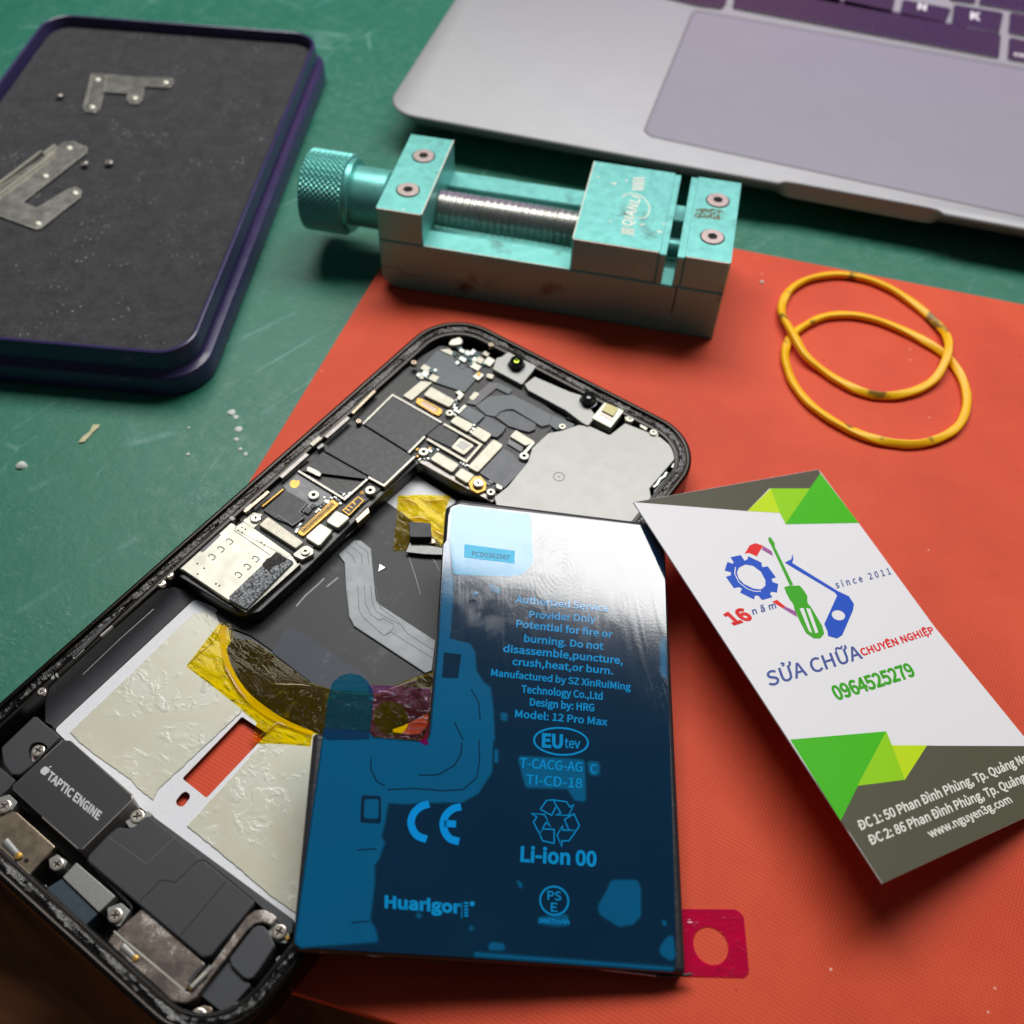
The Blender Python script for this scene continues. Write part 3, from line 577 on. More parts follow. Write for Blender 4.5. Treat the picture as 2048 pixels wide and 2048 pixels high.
# ================================================================ laptop
LZ = 12.0
p0 = Vector(FW.pt(775, 222, LZ)); p1 = Vector(FW.pt(2048, 457, LZ)); la_ = math.degrees(math.atan2((p1 - p0).y, (p1 - p0).x))
fl = zframe(p0.x, p0.y, 0, la_)
lap = thing('laptop', 'grey aluminium laptop with black keys and large trackpad at the back of the table', 'laptop', fl)
x0 = fl.pt(768, 222, LZ)[0] - 0.5; LW, LD = 304.0, 212.0
n0 = fl.pts('* 1560,352 1889,421', LZ)
mb = MB()
nx0, nx1 = n0[0][0], n0[1][0]; NF = 30
rows = [(14, 1.2), (10, 2.5), (6.6, 4.8), (4.0, 7.2), (2.0, 9.2), (0.6, 10.8), (0.0, 11.4), (0.25, 11.85), (0.6, LZ)]
def lap_outline(off, z):
    """outline of the base at height z; its front edge has the thumb scoop worked into it"""
    p = [(x + x0 + LW / 2, y + LD / 2) for x, y in rrect(LW, LD, 10, off, 8)]; a, b = p[26], p[27]; mid = []
    for i in range(NF + 1):
        f = i / NF; x = nx0 + (nx1 - nx0) * f; e = math.sqrt(max(0, 1 - (2 * abs(f - 0.5)) ** 12)); lo_ = 4.6; d = max(0, min(1, (z - lo_) / (LZ - 1.0 - lo_)))
        y = off + e * ((1.7 * d) - off * (1 if z < 11 else 0.0) * min(1, d * 2.2 if z > lo_ else 0)); mid.append((x, y))
    return p[:27] + mid + p[27:]
vs = []; fs = []; k = 36 + NF + 1
for off, z in rows: vs += [(x, y, z) for x, y in lap_outline(off, z)]
for j in range(len(rows) - 1):
    for i in range(k): i2 = (i + 1) % k; fs.append((j * k + i, j * k + i2, (j + 1) * k + i2, (j + 1) * k + i))
fs.append(tuple((len(rows) - 1) * k + i for i in range(k))); fs.append(tuple(range(k))[::-1]); mb.add(vs, fs)
body = mb.build('base', M['alu'], lap, smooth=40)
plate(lap, 'trackpad_seam', '* 1386,18 1286,262 1300,274 2100,446 2200,164', LZ - 0.02, LZ + 0.03, M['seam'], 0, 3)
plate(lap, 'trackpad', '* 1390,23 1291,260 1303,271 2096,442 2190,166', LZ, LZ + 0.1, M['pad'], 0.04, 3)
lcol = M['legend']
plate(lap, 'keyboard_well', '* 1200,-200 1385,-60 1386,-6 2120,150 2500,150 2500,-300', LZ, LZ + 0.06, M['alu'], 0.02, 0)
keys = [('space_bar', 'T 195,45 215,-90 300,-120 1795,205 1783,345'), ('key', 'T -300,-40 -20,30 130,50 155,20 170,-80 -300,-200'), ('key', 'T 560,-130 548,-35 835,25 850,-70'), ('key', 'T 870,-65 855,28 1145,82 1165,-12'), ('key', 'T 1190,88 1210,-5 1500,50 1462,138'),
        ('key', 'T 1500,145 1515,25 1810,75 1785,197'), ('key', 'T 1845,220 1835,350 2150,410 2160,290'), ('key', 'T 1850,70 1840,195 2150,260 2160,130'), ('key', 'T 1690,-60 1660,25 1960,75 1990,-10'), ('key', 'T 1500,-100 1490,0 1640,20 1660,-80')]
for nm, pl in keys:
    o = plate(lap, nm, pl, LZ + 0.03, LZ + 0.55, M['key'], 0.08, 1.2)
    q = {4: ('N', 'T 1300,55 1345,62 1305,20'), 5: ('K', 'T 1615,112 1665,120 1620,70'), 6: ('cmd', 'T 1872,330 1990,352 1876,308'), 0: None}.get(keys.index((nm, pl)))
    if q: mb = MB(); lettering(mb, fl, q[0], q[1], LZ + 0.57, 0.06); mb.build('legend', lcol, o, fl)
# lid behind, leaning back, its lit screen facing the keys
mb = MB(); hy = LD - 4; tilt = math.radians(22); ux, uy, uz = 0, math.sin(tilt), math.cos(tilt)
def lidp(x, h, d): return (x0 + x, hy + h * uy + d * uz, LZ + 1 + h * uz - d * uy)
def slab(mb, a, b, h0, h1, d0, d1): mb.add([lidp(x, h, d) for d in (d0, d1) for h in (h0, h1) for x in (a, b)], [(0, 1, 3, 2), (4, 6, 7, 5), (0, 4, 5, 1), (2, 3, 7, 6), (0, 2, 6, 4), (1, 5, 7, 3)])
slab(mb, 0, LW, 0, 205, 0, 4); lid = mb.build('lid', M['alu'], lap, smooth=0)
mb = MB(); mb.add([lidp(6, 14, -0.2), lidp(LW - 6, 14, -0.2), lidp(LW - 6, 199, -0.2), lidp(6, 199, -0.2)], [(0, 1, 2, 3)]); mb.build('screen', M['screen'], lid, smooth=0)

# ================================================================ rubber band: one band lying in two loops
def flat_band(mb, path, a=1.08, b=0.72):
    """flat-cut rubber strip that twists a little as it runs"""
    k = len(path); vs = []; fs = []; n = 12
    for i in range(k):
        t_ = (path[(i + 1) % k] - path[i - 1]).normalized(); s = t_.cross(Vector((0, 0, 1))).normalized(); u = s.cross(t_); w = 0.55 * math.sin(2 * math.pi * i / k * 2) + 0.25 * math.sin(2 * math.pi * i / k * 5)
        for j in range(n):
            q = 2 * math.pi * j / n; c, d = math.cos(q), math.sin(q); x = a * math.copysign(abs(c) ** 0.4, c); y = b * math.copysign(abs(d) ** 0.4, d); f = 1 + 0.04 * math.sin(i * 0.9)
            vs.append(path[i] + s * ((x * math.cos(w) - y * math.sin(w)) * f) + u * (x * math.sin(w) + y * math.cos(w)))
    for i in range(k):
        i2 = (i + 1) % k
        for j in range(n): j2 = (j + 1) % n; fs.append((i * n + j, i * n + j2, i2 * n + j2, i2 * n + j))
    mb.add(vs, fs)
frb = zframe(*FW.pt(1700, 720, 2), 2.0)
loop1 = 'S 255,400 320,300 450,225 650,190 850,210 1050,280 1230,390 1400,530 1500,660 1520,780 1490,900 1420,1010 1300,1080 1150,1120 1000,1125 860,1095 700,1020 560,930 420,830 330,700 260,560 240,480'
loop2 = 'S 290,720 345,640 430,580 560,520 720,500 900,520 1100,585 1300,680 1480,790 1570,880 1640,1000 1675,1150 1650,1290 1580,1390 1450,1460 1280,1500 1100,1490 920,1450 750,1380 600,1295 450,1180 340,1040 285,900 270,800'
for nm, lp, zz, lab in (('rubber_band', loop2, 0.95, 'yellow rubber band lying flat on the red mat, its far side passing under another band'), ('rubber_band', loop1, 1.0, 'yellow rubber band lying across another band, the one nearer the laptop')):
    band = thing(nm, lab, 'rubber band', frb, 'yellow rubber bands on the red mat')
    q = frb.pts(lp, zz); pts = []
    q2 = frb.pts(loop2, 0.95)
    for x, y in q:
        z = zz
        if lp is loop1:
            d = min(math.hypot(x - a, y - b) for a, b in [(p.x, p.y) for p in smooth_path(q2, 4, True)]); z = zz + 1.75 * max(0, 1 - d / 9.0) ** 0.8 if d < 9.0 else zz
        pts.append((x, y, z))
    mb = MB(); flat_band(mb, smooth_path(pts, 6, True)); mb.build('loop', M['rubber'], band, smooth=60)

# ================================================================ opened phone
fp = zframe(0, 0, 2.0)
ph = thing('phone', 'opened black phone without its screen, bare inner parts showing, lying on the red mat', 'phone', fp)
PW, PL, PR = 78.1, 160.8, 13.5
mb = MB(); sweep_rr(mb, PW, PL, PR, [(0.9, 0.0), (0.25, 0.25), (0, 0.9), (0, 7.1), (0.1, 7.6), (0.35, 7.9), (0.85, 8.0), (1.15, 7.9), (1.3, 7.3), (3.0, 7.2), (3.05, 6.95), (3.7, 6.9)], 14); mb.build('outer_frame', M['frame'], ph, smooth=50)
mb = MB(); sweep_rr(mb, PW, PL, PR, [(3.4, 6.93), (3.75, 6.88), (3.9, 6.5), (4.15, 5.0), (4.3, 0.9)], 14); mb.build('inner_wall', M['frame_in'], ph, smooth=50)
# strip of torn display adhesive running round the rim
def adhesive():
    mb = MB(); rg = random.Random(11); base = rrect(PW, PL, PR, 1.2, 14); inner = [rrect(PW, PL, PR, 1.2 + d, 14) for d in (0.15, .4, .75, 1.1, 1.45, 1.7)]
    def dense(lp):
        out = []; k = len(lp)
        for i in range(k):
            a, b = lp[i], lp[(i + 1) % k]; L_ = math.hypot(b[0] - a[0], b[1] - a[1]); n = max(1, int(math.hypot(base[(i + 1) % k][0] - base[i][0], base[(i + 1) % k][1] - base[i][1]) / 0.42))
            out += [(a[0] + (b[0] - a[0]) * j / n, a[1] + (b[1] - a[1]) * j / n) for j in range(n)]
        return out
    ls = [dense(l) for l in inner]; k = len(ls[0]); vs = []; fs = []
    for j, l in enumerate(ls):
        for i, (x, y) in enumerate(l):
            rough_ = 1.0 if (y < -50 or x > 20 or y > 62) else 0.62
            h = 7.22 + (0 if j in (0, 5) else (0.10 + 0.32 * rough_ * rg.random() ** 2 + 0.12 * math.sin(i * .21 + j))); vs.append((x, y, h))
    for j in range(5):
        for i in range(k): i2 = (i + 1) % k; fs.append((j * k + i, j * k + i2, (j + 1) * k + i2, (j + 1) * k + i))
    mb.add(vs, fs); mb.build('adhesive_strip', M['glue_black'], ph, smooth=70)
adhesive()
def grit():
    mb = MB(); rg = random.Random(23); lp = rrect(PW, PL, PR, 2.2, 14); cum = [0]
    for i in range(len(lp)): cum.append(cum[-1] + math.hypot(lp[(i + 1) % len(lp)][0] - lp[i][0], lp[(i + 1) % len(lp)][1] - lp[i][1]))
    for _ in range(900):
        d = rg.random() * cum[-1]; i = max(k for k in range(len(lp)) if cum[k] <= d); f = (d - cum[i]) / max(1e-6, cum[i + 1] - cum[i]); a, b = lp[i], lp[(i + 1) % len(lp)]
        x, y = a[0] + (b[0] - a[0]) * f + rg.gauss(0, .45), a[1] + (b[1] - a[1]) * f + rg.gauss(0, .45); s = 0.05 + 0.22 * rg.random() ** 3; z = 7.25; q = rg.random() * 6.28
        p = [(x + s * math.cos(q + 2.1 * k), y + s * math.sin(q + 2.1 * k), z) for k in range(3)]; mb.add(p + [(x, y, z + s * 1.3 + .12)], [(0, 1, 3), (1, 2, 3), (2, 0, 3)])
    o = mb.build('residue_grit', M['grit'], ph, smooth=0); o['kind'] = 'stuff'
M['grit'] = basic('residue_grit', (120, 116, 108), 0.4, 0.2, var=0.6, vscale=1500)
grit()
SLOT = 'J 1335,1195 1475,1290 1140,1645 1005,1537'; SLOT2 = 'J 1035,1612 1050,1630 1045,1650 1015,1688 995,1694 975,1682 970,1660 1000,1622 1018,1610'
hs = [rounded(ccw(fp.pts(SLOT, 1.3)), 0.4), rounded(ccw(fp.pts(SLOT2, 1.3)), 0.5)]
mb = MB(); prism(mb, rrect(PW, PL, PR, 4.0, 12), 0.35, 1.0, 0, hs, bottom=True); mb.build('housing_floor', M['frame_in'], ph)
mb = MB(); prism(mb, rounded(ccw(fp.pts('J 1075,546 1180,590 1255,655 1290,900 1400,1120 1560,1230 1750,1285 2100,1290 2100,2350 1500,2350 900,1800 560,1520 300,1268', 1.3)), 0.8), 1.0, 1.3, 0.05, hs)
mb.build('mid_plate', M['silver'], ph)
plate(ph, 'mid_plate', 'G 850,0 1360,335 1240,700 1230,1000 1100,900 620,450 460,345', 1.0, 1.3, M['silver'], 0.05)
# inner side wall of the battery bay: a dark sloping fillet
def loft(root, name, rows, mat, fr, n=24, smooth=70):
    def rs(pl):
        L_ = [0]
        for a, b in zip(pl, pl[1:]): L_.append(L_[-1] + math.hypot(b[0] - a[0], b[1] - a[1]))
        out = []
        for i in range(n + 1):
            d = L_[-1] * i / n; j = max(k for k in range(len(L_)) if L_[k] <= d + 1e-9); j = min(j, len(pl) - 2); f = (d - L_[j]) / max(1e-9, L_[j + 1] - L_[j]); out.append((pl[j][0] + (pl[j + 1][0] - pl[j][0]) * f, pl[j][1] + (pl[j + 1][1] - pl[j][1]) * f))
        return out
    vs = []; fs = []
    for pl, z in rows: vs += [(x, y, z) for x, y in rs(fr.pts(pl, z))]
    for j in range(len(rows) - 1):
        for i in range(n): a = j * (n + 1) + i; fs.append((a, a + 1, a + n + 2, a + n + 1))
    mb = MB(); mb.add(vs, fs); return mb.build(name, mat, root, fr, smooth)
M['wall_blue'] = basic('bay_wall_black', (62, 63, 68), 0.5, var=0.05, spec=0.6)
loft(ph, 'bay_wall', [('X4 1400,0 700,610 0,1245', 6.4), ('X4 1600,-40 800,700 -60,1450', 3.6), ('X4 1760,20 900,830 -60,1700', 2.1), ('X4 1830,90 1000,850 20,1740', 1.5), ('X4 1860,110 1040,870 60,1790', 1.25)], M['wall_blue'], fp)
lines(ph, 'wall_groove', ['X4 1335,245 900,630 420,1090'], 0.1, 4.6, 4.75, M['edge'])
plate(ph, 'graphite_sheet', '* 690,1000 772,1003 800,1022 900,1100 880,1360 700,1410 600,1340 500,1270 440,1248 430,1225 600,1110', 1.0, 1.42, M['graphite'], 0.05, 0.5)
plate(ph, 'coil_cover', 'X5 730,480 880,215 940,158 1040,168 1300,340 1600,545 1932,775 2100,1000 1250,960 1230,860', 1.3, 1.5, M['coil_cover'], 0.04, 0.6)
plate(ph, 'charging_coil', 'X5 145,430 200,620 290,800 420,980 600,1150 800,1300 1000,1410 1270,1490 * 650,1470 745,1520 885,1508 874,1345 810,1368 757,1392 700,1388 660,1379 X5 1240,885 480,325 230,300', 1.3, 1.62, M['coil'], 0.06)
def wavy(pl, amp, seed):
    rg = random.Random(seed); p = px(pl); out = []
    for i, a in enumerate(p):
        b = p[(i + 1) % len(p)]; n = max(1, int(math.hypot(b[0] - a[0], b[1] - a[1]) / 7)); out += [(a[0] + (b[0] - a[0]) * j / n + (rg.uniform(-amp, amp) if j else 0), a[1] + (b[1] - a[1]) * j / n + (rg.uniform(-amp, amp) if j else 0)) for j in range(n)]
    return out
plate(ph, 'glue_residue', wavy('J 1075,625 1140,620 1205,665 1225,700 1180,780 1030,915 1345,1125 1330,1170 870,1600 845,1655 760,1590 720,1540 560,1430 440,1340 385,1280 700,980 1000,690', 0.8, 1), 1.25, 1.55, M['residue'], 0.12)
plate(ph, 'glue_residue', wavy('J 1720,1345 1560,1330 1440,1350 1250,1560 1030,1800 1200,1932 1500,2190 1720,2340', 0.8, 2), 1.25, 1.55, M['residue'], 0.12)
# ribbon of the charging coil
cab = plate(ph, 'flex_cable', '* 677,1109 709,1080 722,1081 742,1097 748,1160 752,1200 757,1207 871,1281 864,1341 850,1346 707,1252 697,1230 692,1180 689,1125', 1.42, 1.8, M['flex'], 0.08, 0.5)
lines(cab, 'groove', ['Y5 1215,-30 1235,110 1270,180 1420,290 1460,340 1520,420 1790,590', 'Y5 1165,-40 1180,110 1220,210 1440,330', 'Y5 1105,-40 1115,130 1170,240 1250,295 1285,275 1385,330 1385,370 1320,430', 'Y5 1040,-40 1055,200 1090,260 1290,440 1360,405 1780,670', 'Y5 940,0 958,250 1010,345 1690,795',
                       'I 1410,980 1480,1030 1500,1100', 'I 1460,930 1560,1010 1570,1100', 'I 1500,890 1620,990 1630,1100'], 0.15, 1.7, 1.82, M['flex_line'])
 
M['scuff'] = basic('pale_scuff', (150, 150, 150), 0.5, var=0.5, vscale=900)
lines(ph, 'scratch', ['K 620,1650 680,1580 760,1510 800,1470', 'K 815,1525 890,1465'], 0.4, 1.40, 1.45, M['scuff']); lines(ph, 'scratch', ['K 1345,1330 1385,1450 1420,1570', 'G 1045,1040 1110,1140 1150,1230'], 0.15, 1.40, 1.45, M['scuff'])
plate(ph, 'foil_chip', 'G 380,1145 460,1190 365,1245', 1.4, 1.7, M['part_pale'], 0.05)
# yellow tape
tp = plate(ph, 'yellow_tape', 'X5 60,100 -367,654 0,930 360,1210 545,1360 475,1590 600,1640 900,1650 1230,1680 1265,1500 * 650,1470 745,1522 885,1510 876,1338 810,1362 757,1388 700,1385 660,1378 X5 1255,878 840,580 480,322 250,305 205,130 180,105', 1.70, 1.76, M['kapton'], 0)
def creases(root, paths, mat, z, fr):
    for pl, w, h in paths:
        p = smooth_path(fr.pts(pl, z), 6); k = len(p); mb = MB(); vs = []; fs = []
        for i in range(k):
            a, b = p[max(0, i - 1)], p[min(k - 1, i + 1)]; t_ = (b - a).normalized(); nn = Vector((-t_.y, t_.x, 0)); e = math.sin(math.pi * min(0.98, max(0.02, i / (k - 1)))) ** 0.5
            for q in range(7): c = -1 + q / 3; vs.append(tuple(p[i] + nn * (w * c * e) + Vector((0, 0, h * e * math.cos(c * math.pi / 2)))))
        for v in range(len(vs)): vs[v] = (vs[v][0], vs[v][1], vs[v][2] + z)
        for i in range(k - 1):
            for q in range(6): a = i * 7 + q; fs.append((a, a + 7, a + 8, a + 1))
        mb.add(vs, fs); mb.build('crease', mat, root, fr, 80)
creases(tp, [('X5 700,880 860,905 1050,908 1230,915', 0.55, 0.5), ('X5 570,600 680,720 790,850', 0.25, 0.3), ('X5 105,620 170,740 290,950 410,1090', 0.4, 0.45), ('X5 520,1600 690,1490 800,1400 940,1445', 0.35, 0.4), ('X5 195,140 205,240 225,370', 0.2, 0.3)], M['kapton_crease'], 1.72, fp)
mb = MB(); q = [fp.pts('X5 ' + s, 1.9) for s in ('60,130 75,420 150,700 330,1020 600,1260 900,1420 1255,1550', '140,130 145,420 240,720 430,990 680,1200 960,1370 1265,1495')]
L_, R_ = [smooth_path(a, 6) for a in q]; k = len(L_); mb.add([(p.x, p.y, 1.84) for p in L_] + [(p.x, p.y, 1.80) for p in R_], [(i, i + 1, k + i + 1, k + i)[::-1] for i in range(k - 1)]); mb.build('tape_rim', M['kapton_fold'], tp)
tp2 = plate(ph, 'yellow_tape', 'G 620,265 900,255 1300,262 1235,420 1215,880 960,905 735,960 555,965 590,620', 1.62, 1.68, M['kapton'], 0)
creases(tp2, [('G 640,330 760,330 880,390', 0.4, 0.5), ('G 900,300 1000,340 1150,330 1290,300', 0.35, 0.45), ('G 1060,700 1150,760 1230,800', 0.6, 0.5), ('G 760,580 900,560 1020,600', 0.6, 0.7), ('G 1120,880 1200,930', 0.3, 0.3)], M['kapton_crease'], 1.66, fp)

# board tray and logic board
plate(ph, 'board_tray', '* 342,1144 470,1036 600,926 745,796 800,736 880,690 970,704 1060,768 1140,834 1110,860 1060,925 1005,990 975,1003 838,925 770,985 700,1052 620,1132 520,1224 495,1230 470,1222', 1.0, 5.2, M['frame_in'], 0.25, 1.6)
plate(ph, 'tray_rim', '* 838,924 984,1004 990,998 842,915', 4.6, 5.5, M['edge'], 0.05)
plate(ph, 'logic_board', '* 475,1035 600,930 740,800 800,745 880,695 960,715 1050,775 1120,835 1100,860 1050,920 985,990 845,915 835,912 765,975 690,1040 640,1085 590,1125 560,1100 500,1070', 5.0, 5.6, M['pcb_dark'], 0.08, 0.5)
B_ = lambda nm, pl, z, mt, bev=0.1, r=0.35, z0=5.4, **kw: plate(ph, nm, pl, z0, z, M[mt], bev, r, **kw)
B_('shield_can', 'K 1245,292 1550,468 1440,560 1340,655 1060,480', 6.3, 'chip', r=0.1); B_('shield_can', 'K 1050,487 1332,662 1375,692 1182,862 1085,808 800,648', 6.32, 'chip', r=0.1); B_('shield_can', 'K 792,655 1078,815 1070,830 935,955 637,777', 6.3, 'chip', r=0.1)
for s in ('K 1050,475 1240,288 1555,466', 'K 1447,556 1343,660', 'K 1382,685 1185,872 1085,818', 'K 1078,830 932,960 633,778'): lines(ph, 'shield_rim', [s], 0.5, 5.4, 6.5, M['shield_rim'])
B_('dent', 'F 1060,1180 1090,1180 1220,1245 1240,1275 1215,1310 1050,1230', 6.42, 'shield_rim', 0.05, 0.2, 6.2)
B_('chip_cover', 'X1 235,1080 450,1212 335,1385 20,1235 150,1075', 6.0, 'chip')
lines(ph, 'shield_rim', ['X1 245,1080 722,1345 532,1562 28,1272'], 0.62, 5.4, 6.4, M['shield'])
B_('processor', 'X1 450,1250 640,1355 500,1482 330,1380', 6.25, 'shield', 0.12, 0.5); B_('processor_mark', 'X1 470,1290 580,1350 500,1420 395,1360', 6.29, 'plate', 0, 0, 6.2)
for s in ('X1 405,965 635,1085 550,1188 315,1050', 'X1 680,1105 865,1215 770,1322 578,1200', 'X1 880,1270 1008,1348 985,1385 680,1705 545,1632', 'X1 160,1435 445,1600 350,1708 58,1530', 'X1 470,1640 642,1738 545,1848 372,1740', 'A 720,1110 1036,1290 955,1382 618,1220'): B_('shield_can', s, 6.4, 'shield', 0.16, 0.55)
B_('shield_can', 'A 590,1040 742,1060 470,1292 358,1230', 6.1, 'shield', 0.1, 0.2); B_('shield_can', 'A 740,945 832,985 780,1062 680,1012', 6.2, 'shield', 0.1, 0.3)
g = B_('board_connector', 'A 545,1255 610,1270 870,1408 865,1450 820,1492 740,1460 520,1322', 6.1, 'gold', 0.1, 0.3); plate(g, 'socket', 'A 610,1300 640,1305 800,1400 790,1440 740,1430 595,1345', 6.05, 6.15, M['copper'], 0.02); lines(g, 'contact_gap', ['A %d,%d %d,%d' % (622 + i * 16, 1292 + i * 8.6, 600 + i * 16, 1330 + i * 8.6) for i in range(13)], 0.07, 6.1, 6.18, M['pcb_dark']); lines(g, 'slot', ['A 600,1320 790,1430', 'A 630,1303 810,1405'], 0.12, 6.1, 6.2, M['pcb_dark'])
for s, mt, z in (('X1 520,830 775,972 650,1088 428,960', 'chip2', 6.15), ('X1 795,972 1052,1112 1000,1192 930,1252 870,1242 690,1100', 'chip4', 6.3), ('X1 650,845 830,720 1130,702 1640,965 1602,1092 1500,1112 1130,890 1050,905 930,990 790,965', 'chip2', 5.95),
                 ('X1 905,985 1060,905 1150,920 1432,1080 1420,1150 1350,1182 1290,1182 1150,1130 1080,1110', 'chip4', 6.05), ('X1 520,810 840,540 990,560 660,838', 'chip3', 6.05), ('X1 1010,1385 1150,1480 1210,1560 1332,1602 1012,1912 700,1712', 'chip4', 6.0), ('X1 930,545 1135,640 1080,700 850,590', 'chip2', 6.0), ('X1 1640,960 1932,1085 1860,1180 1690,1150 1600,1090', 'chip2', 5.9)): B_('insulating_tape', s, z, mt, 0.08, 0.4)
B_('tape_window', 'X1 640,660 705,690 620,780 565,750', 6.12, 'shield', 0.03, 0.4, 6.0)
lines(ph, 'tape_edge', ['X1 1130,890 1050,893 960,930 900,1000', 'X1 1150,900 1440,1075 1500,1112 1600,1092', 'X1 1420,1150 1340,1182 1200,1150'], 0.12, 5.9, 6.12, M['hole'])
B_('insulating_tape', 'A 640,820 800,650 1000,700 1060,850 1240,880 1300,1020 1150,1190 1040,1150 740,1050 830,990', 6.05, 'chip2', 0.08, 0.4)
B_('connector_block', 'X1 1170,1155 1425,1310 1295,1362 1090,1240', 6.6, 'shield', 0.12, 0.3); B_('connector_block', 'X1 1088,1250 1282,1355 1240,1445 1058,1335', 6.0, 'pcb', 0.1, 0.3)
B_('clip', 'X1 1385,1300 1420,1325 1300,1460 1265,1440', 6.7, 'bright', 0.08, 0.1); B_('strap', 'X1 505,830 540,845 440,948 405,930', 6.4, 'bright', 0.05, 0.1); B_('clip', 'A 1085,1160 1150,1215 1090,1285 1050,1270 1075,1220 1030,1185', 6.5, 'bright', 0.08, 0.1)
B_('tab', 'A 980,510 1090,475 1130,520 1110,565 1040,580 940,580', 6.6, 'bright', 0.1, 0.5); B_('component', 'A 820,640 960,625 1010,670 985,715', 6.3, 'shield', 0.1, 0.2); B_('component', 'A 1330,920 1410,960 1330,1035 1250,985', 6.3, 'bright', 0.1, 0.3); B_('component', 'A 1320,920 1365,940 1350,985 1310,965', 6.42, 'gold', 0.06, 0.2)
B_('tab', 'A 1440,940 1540,960 1510,1020 1430,990', 6.4, 'shield', 0.1, 0.4)
rg = random.Random(5)
for i, (x, y, w, h, mt) in enumerate([(1120, 650, 60, 34, 'part_pale'), (1195, 680, 60, 44, 'part_pale'), (1255, 670, 46, 60, 'part_pale'), (1310, 700, 50, 40, 'part_teal'), (1160, 730, 54, 36, 'part_teal'), (1130, 760, 80, 40, 'part_pale'), (1230, 755, 48, 40, 'part_teal'), (1290, 765, 60, 46, 'part_pale'), (1350, 770, 80, 60, 'shield'), (1430, 690, 66, 40, 'shield'),
                                    (1470, 790, 90, 80, 'bright'), (1290, 850, 120, 60, 'bright'), (1230, 820, 40, 40, 'part_teal'), (1060, 805, 40, 36, 'part_pale'), (1130, 855, 56, 50, 'chip2'), (1400, 815, 44, 36, 'part_teal'), (1020, 690, 46, 50, 'part_teal'), (660, 880, 110, 60, 'shield'), (740, 910, 80, 40, 'part_teal'), (775, 900, 36, 30, 'part_pale'), (640, 950, 70, 50, 'part_pale'), (600, 990, 50, 40, 'shield'), (560, 960, 36, 40, 'part_pale'), (1085, 610, 50, 36, 'part_teal')]):
    c = [(x + dx * w / 2 + dy * h * .45 * s, y + dx * w * .28 * 1 + dy * h / 2) for dx, dy, s in ((-1, -1, -1), (1, -1, -1), (1, 1, -1), (-1, 1, -1))]
    plate(ph, 'component', [(750 + a / 6.44, 600 + b / 6.44) for a, b in c], 5.4, 6.0 + 0.25 * rg.random(), M[mt], 0.08, 0.15)
# camera strip
B_('camera_bracket', 'X1 990,212 1075,150 1110,170 1180,215 1440,332 1250,575 870,372 920,232', 7.0, 'plate', 0.1, 0.4, 5.6); lines(ph, 'bracket_step', ['X1 880,372 1250,580'], 0.22, 6.0, 6.6, M['bright'])
B_('camera_bracket', 'L 740,500 800,455 1010,545 1075,565 1165,690 1118,748 1080,728 985,655 760,535', 6.9, 'plate', 0.1, 0.3, 5.4); lines(ph, 'bracket_step', ['L 760,530 985,655 1115,740'], 0.25, 5.6, 6.3, M['shield'])
def lens(c, z0, r, h, core):
    mb = MB(); x, y = fp.pts(c, z0 + h)[0]; lathe(mb, [(r * 1.15, z0), (r * 1.15, z0 + h * .3), (r * 1.02, z0 + h * .4), (r * 1.02, z0 + h * .75), (r * .9, z0 + h), (r * .55, z0 + h), (r * .45, z0 + h * .9)], 32, 0, (x, y)); o = mb.build('camera_lens', M['lens'], ph)
    mb = MB(); lathe(mb, [(r * 1.3, z0), (r * 1.3, z0 + .25), (r * 1.1, z0 + .3)], 32, 0, (x, y)); mb.build('lens_collar', M['lens_ring'], o)
    mb = MB(); lathe(mb, [(r * .36, z0 + h * .93), (r * .2, z0 + h * .95)], 24, 0, (x, y), cap1=False) if core == 'lens_green' else lathe(mb, [(r * .3, z0 + h * .93), (r * .05, z0 + h * .96)], 24, 0, (x, y)); mb.build('lens_core', M[core], o)
lens('X1 1180,262', 6.9, 1.75, 2.0, 'lens_green'); lens('L 1122,572', 6.8, 1.7, 2.0, 'lens')
sb = B_('flood_module', 'L 1215,607 1335,655 1252,760 1138,700', 7.1, 'bright', 0.12, 0.3, 5.2); plate(sb, 'emitter', 'L 1228,612 1296,642 1268,690 1200,655', 7.0, 7.6, M['sensor'], 0.05, 0.1); plate(sb, 'emitter_edge', 'L 1200,656 1268,690 1262,715 1190,678', 7.0, 7.2, M['bolt'], 0.03)
B_('cover_plate', 'L 1060,742 1130,750 * 1219,870 1250,846 1321,874 1346,895 1355.3,906.8 1353,914 1299.4,976.7 1302.5,993.8 1296,1003 1265,1042 1200,1062 1000,1035 988,994 1015,973 1055.7,923 1064,896 1096,866 1123,861', 6.5, 'plate', 0.14, 0.5, 5.0)
x, y = fp.pts('L 945,1050', 6.5)[0]; mb = MB(); ribbon(mb, circle(x, y, 1.25, 28), 0.22, 6.45, 6.53, 0, True); mb.build('punch_mark', M['pcb'], ph); mb = MB(); lathe(mb, [(0.22, 6.5), (0.1, 6.56)], 12, 0, (x, y)); mb.build('punch_mark', M['pcb'], ph)
B_('antenna_flex', 'B 690,1485 840,1330 1000,1140 1062,1170 1040,1290 880,1440 700,1590', 6.0, 'chip2', 0.1, 0.4, 4.0); lines(ph, 'torn_foil', ['B 690,1440 740,1400 770,1340 830,1300 860,1250', 'B 930,1190 960,1140 1000,1070'], 0.45, 6.0, 6.5, M['part_pale'])
